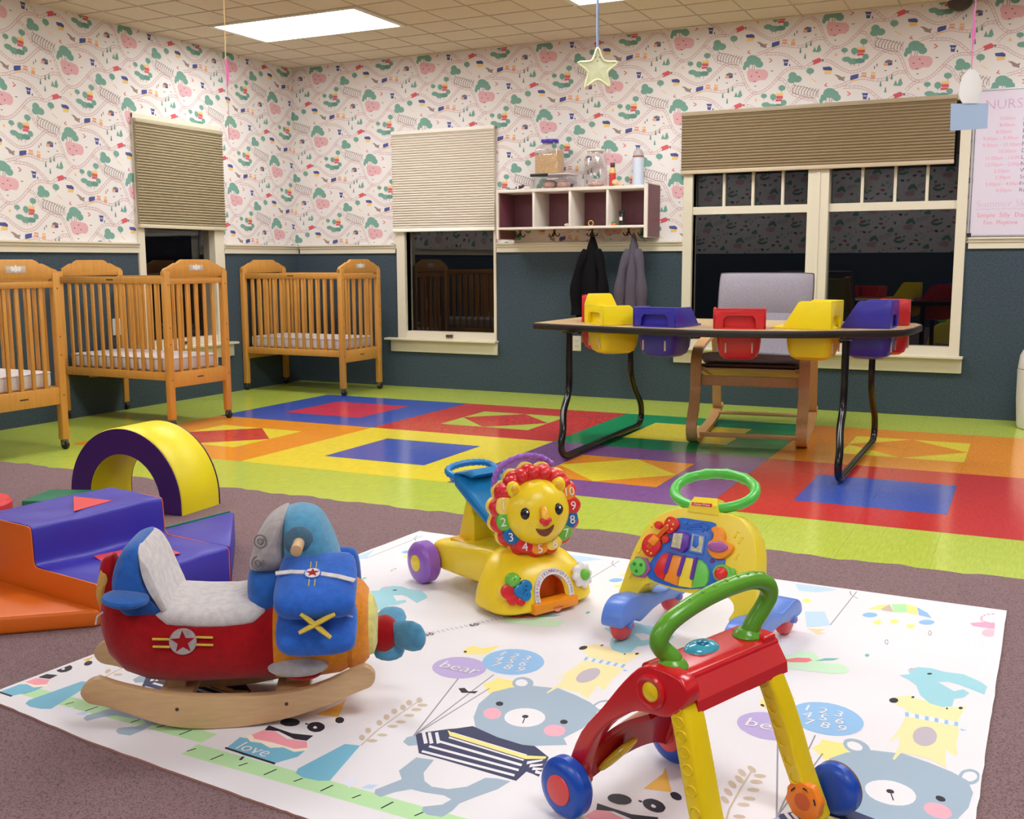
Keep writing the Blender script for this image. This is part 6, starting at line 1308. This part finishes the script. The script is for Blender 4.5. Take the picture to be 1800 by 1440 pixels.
P, R_ = grid_step(.462, prof); b = B().m(SBL).loft(R_); o = b.go('step_cover', st_, ang=60); wob(o, .008, 9)
B().m(SOR).prism(prof, (-.0055, 0, 0), (0, 1, 0), (0, 0, 1), .005, .0015).go('side_panel', st_)
B().m(SOR).prism(prof, (.4625, 0, 0), (0, 1, 0), (0, 0, 1), .004, .0015).go('side_panel', st_)
B().m(SRE).prism([(.176, .372), (.30, .56), (.335, .40)], (0, 0, .2435), (1, 0, 0), (0, 1, 0), .0012).go('red_patch', st_, label='red triangle patch on the upper step')
B().m(SRE).prism([(.135, .18), (.16, .26), (.25, .245), (.345, .155), (.325, .06), (.22, .09)], (0, 0, .1215), (1, 0, 0), (0, 1, 0), .0012).go('red_patch', st_, label='red star patch on the lower step')
cb = thing('corner_block', 'blue triangular foam block fitted against the right end of the steps', 'soft block', so, sd)
tri = [(.469, .0), (.79, .345), (.782, .36), (.469, .36)]
B().m(SBL).prism(tri, (0, 0, 0), h=.120, bev=.006).go('block_cover', cb)
B().m(SGR).prism([(.47, 0), (.785, 0), (.785, .124), (.47, .124)], (0, .3645, 0), (1, 0, 0), (0, 0, 1), .004, .001).go('green_back', cb)
ob_ = thing('orange_wedge', 'orange triangular foam wedge at the left end of the steps', 'soft block', so, sd)
P3 = [(-.010, -.012), (-.48, .40), (-.010, .60)]
w3 = B().m(SOR).prism(P3, (0, 0, 0), h=.052, bev=.010, seg=3).go('wedge_cover', ob_)
ar = thing('foam_arch', 'foam tunnel arch with purple faces and a yellow shell on the carpet edge', 'soft block', (2.313, -4.215, .006), 2.3)
def archring(R, r, h, n=36):
    o_ = [(R*math.cos(PI*i/n), h+R*math.sin(PI*i/n)) for i in range(n+1)]; i_ = [(r*math.cos(PI*i/n), h+r*math.sin(PI*i/n)) for i in range(n+1)]
    return [(R, 0)]+o_+[(-R, 0), (-r, 0)]+i_[::-1]+[(r, 0)]
def shell(b, R, r, h, y0, y1, edge):
    n = 40; rings = []
    for i in range(-2, n+3):
        t = PI*min(max(i, 0), n)/n
        zz = h if 0 <= i <= n else (h if i in (-1, n+1) else 0)
        if i in (-1, n+1): zz = h*.5
        if i in (-2, n+2): zz = 0
        c, s = math.cos(t), math.sin(t); s = 0 if not 0 <= i <= n else s
        rings.append([(R_*c, y, zz+R_*s) for R_, y in ((R-edge, y0), (R, y0+edge), (R, y1-edge), (R-edge, y1), (r+edge*.5, y1), (r, y1-edge*.5), (r, y0+edge*.5), (r+edge*.5, y0))])
    return b.loft(rings)
shell(B().m(SYE), .297, .185, .043, 0, .235, .010).go('yellow_shell', ar, ang=50)
fc = archring(.2935, .1885, .043)
for y in (-.002, .2345):
    o = B().m(SPU).prism(fc, (0, y, 0), (1, 0, 0), (0, 0, 1), .0035).go('purple_face', ar, smooth=False); o.location.y = .0035
gb = thing('green_block', 'green foam block mostly hidden behind the blue steps', 'soft block', (2.23, -4.44, .006), 20)
B().m(SGR).prism([(-.11, -.13), (.13, -.13), (.13, .08), (-.11, .08)], h=.105, bev=.010).go('block_cover', gb)
rb = thing('red_block', 'red rounded foam block at the left edge behind the blue steps', 'soft block', (2.03, -4.705, .006), 20)
B().m(SRE).lathe([(.13, 0), (.142, .01), (.142, .10), (.13, .115), (.01, .117)], seg=40).go('block_cover', rb)
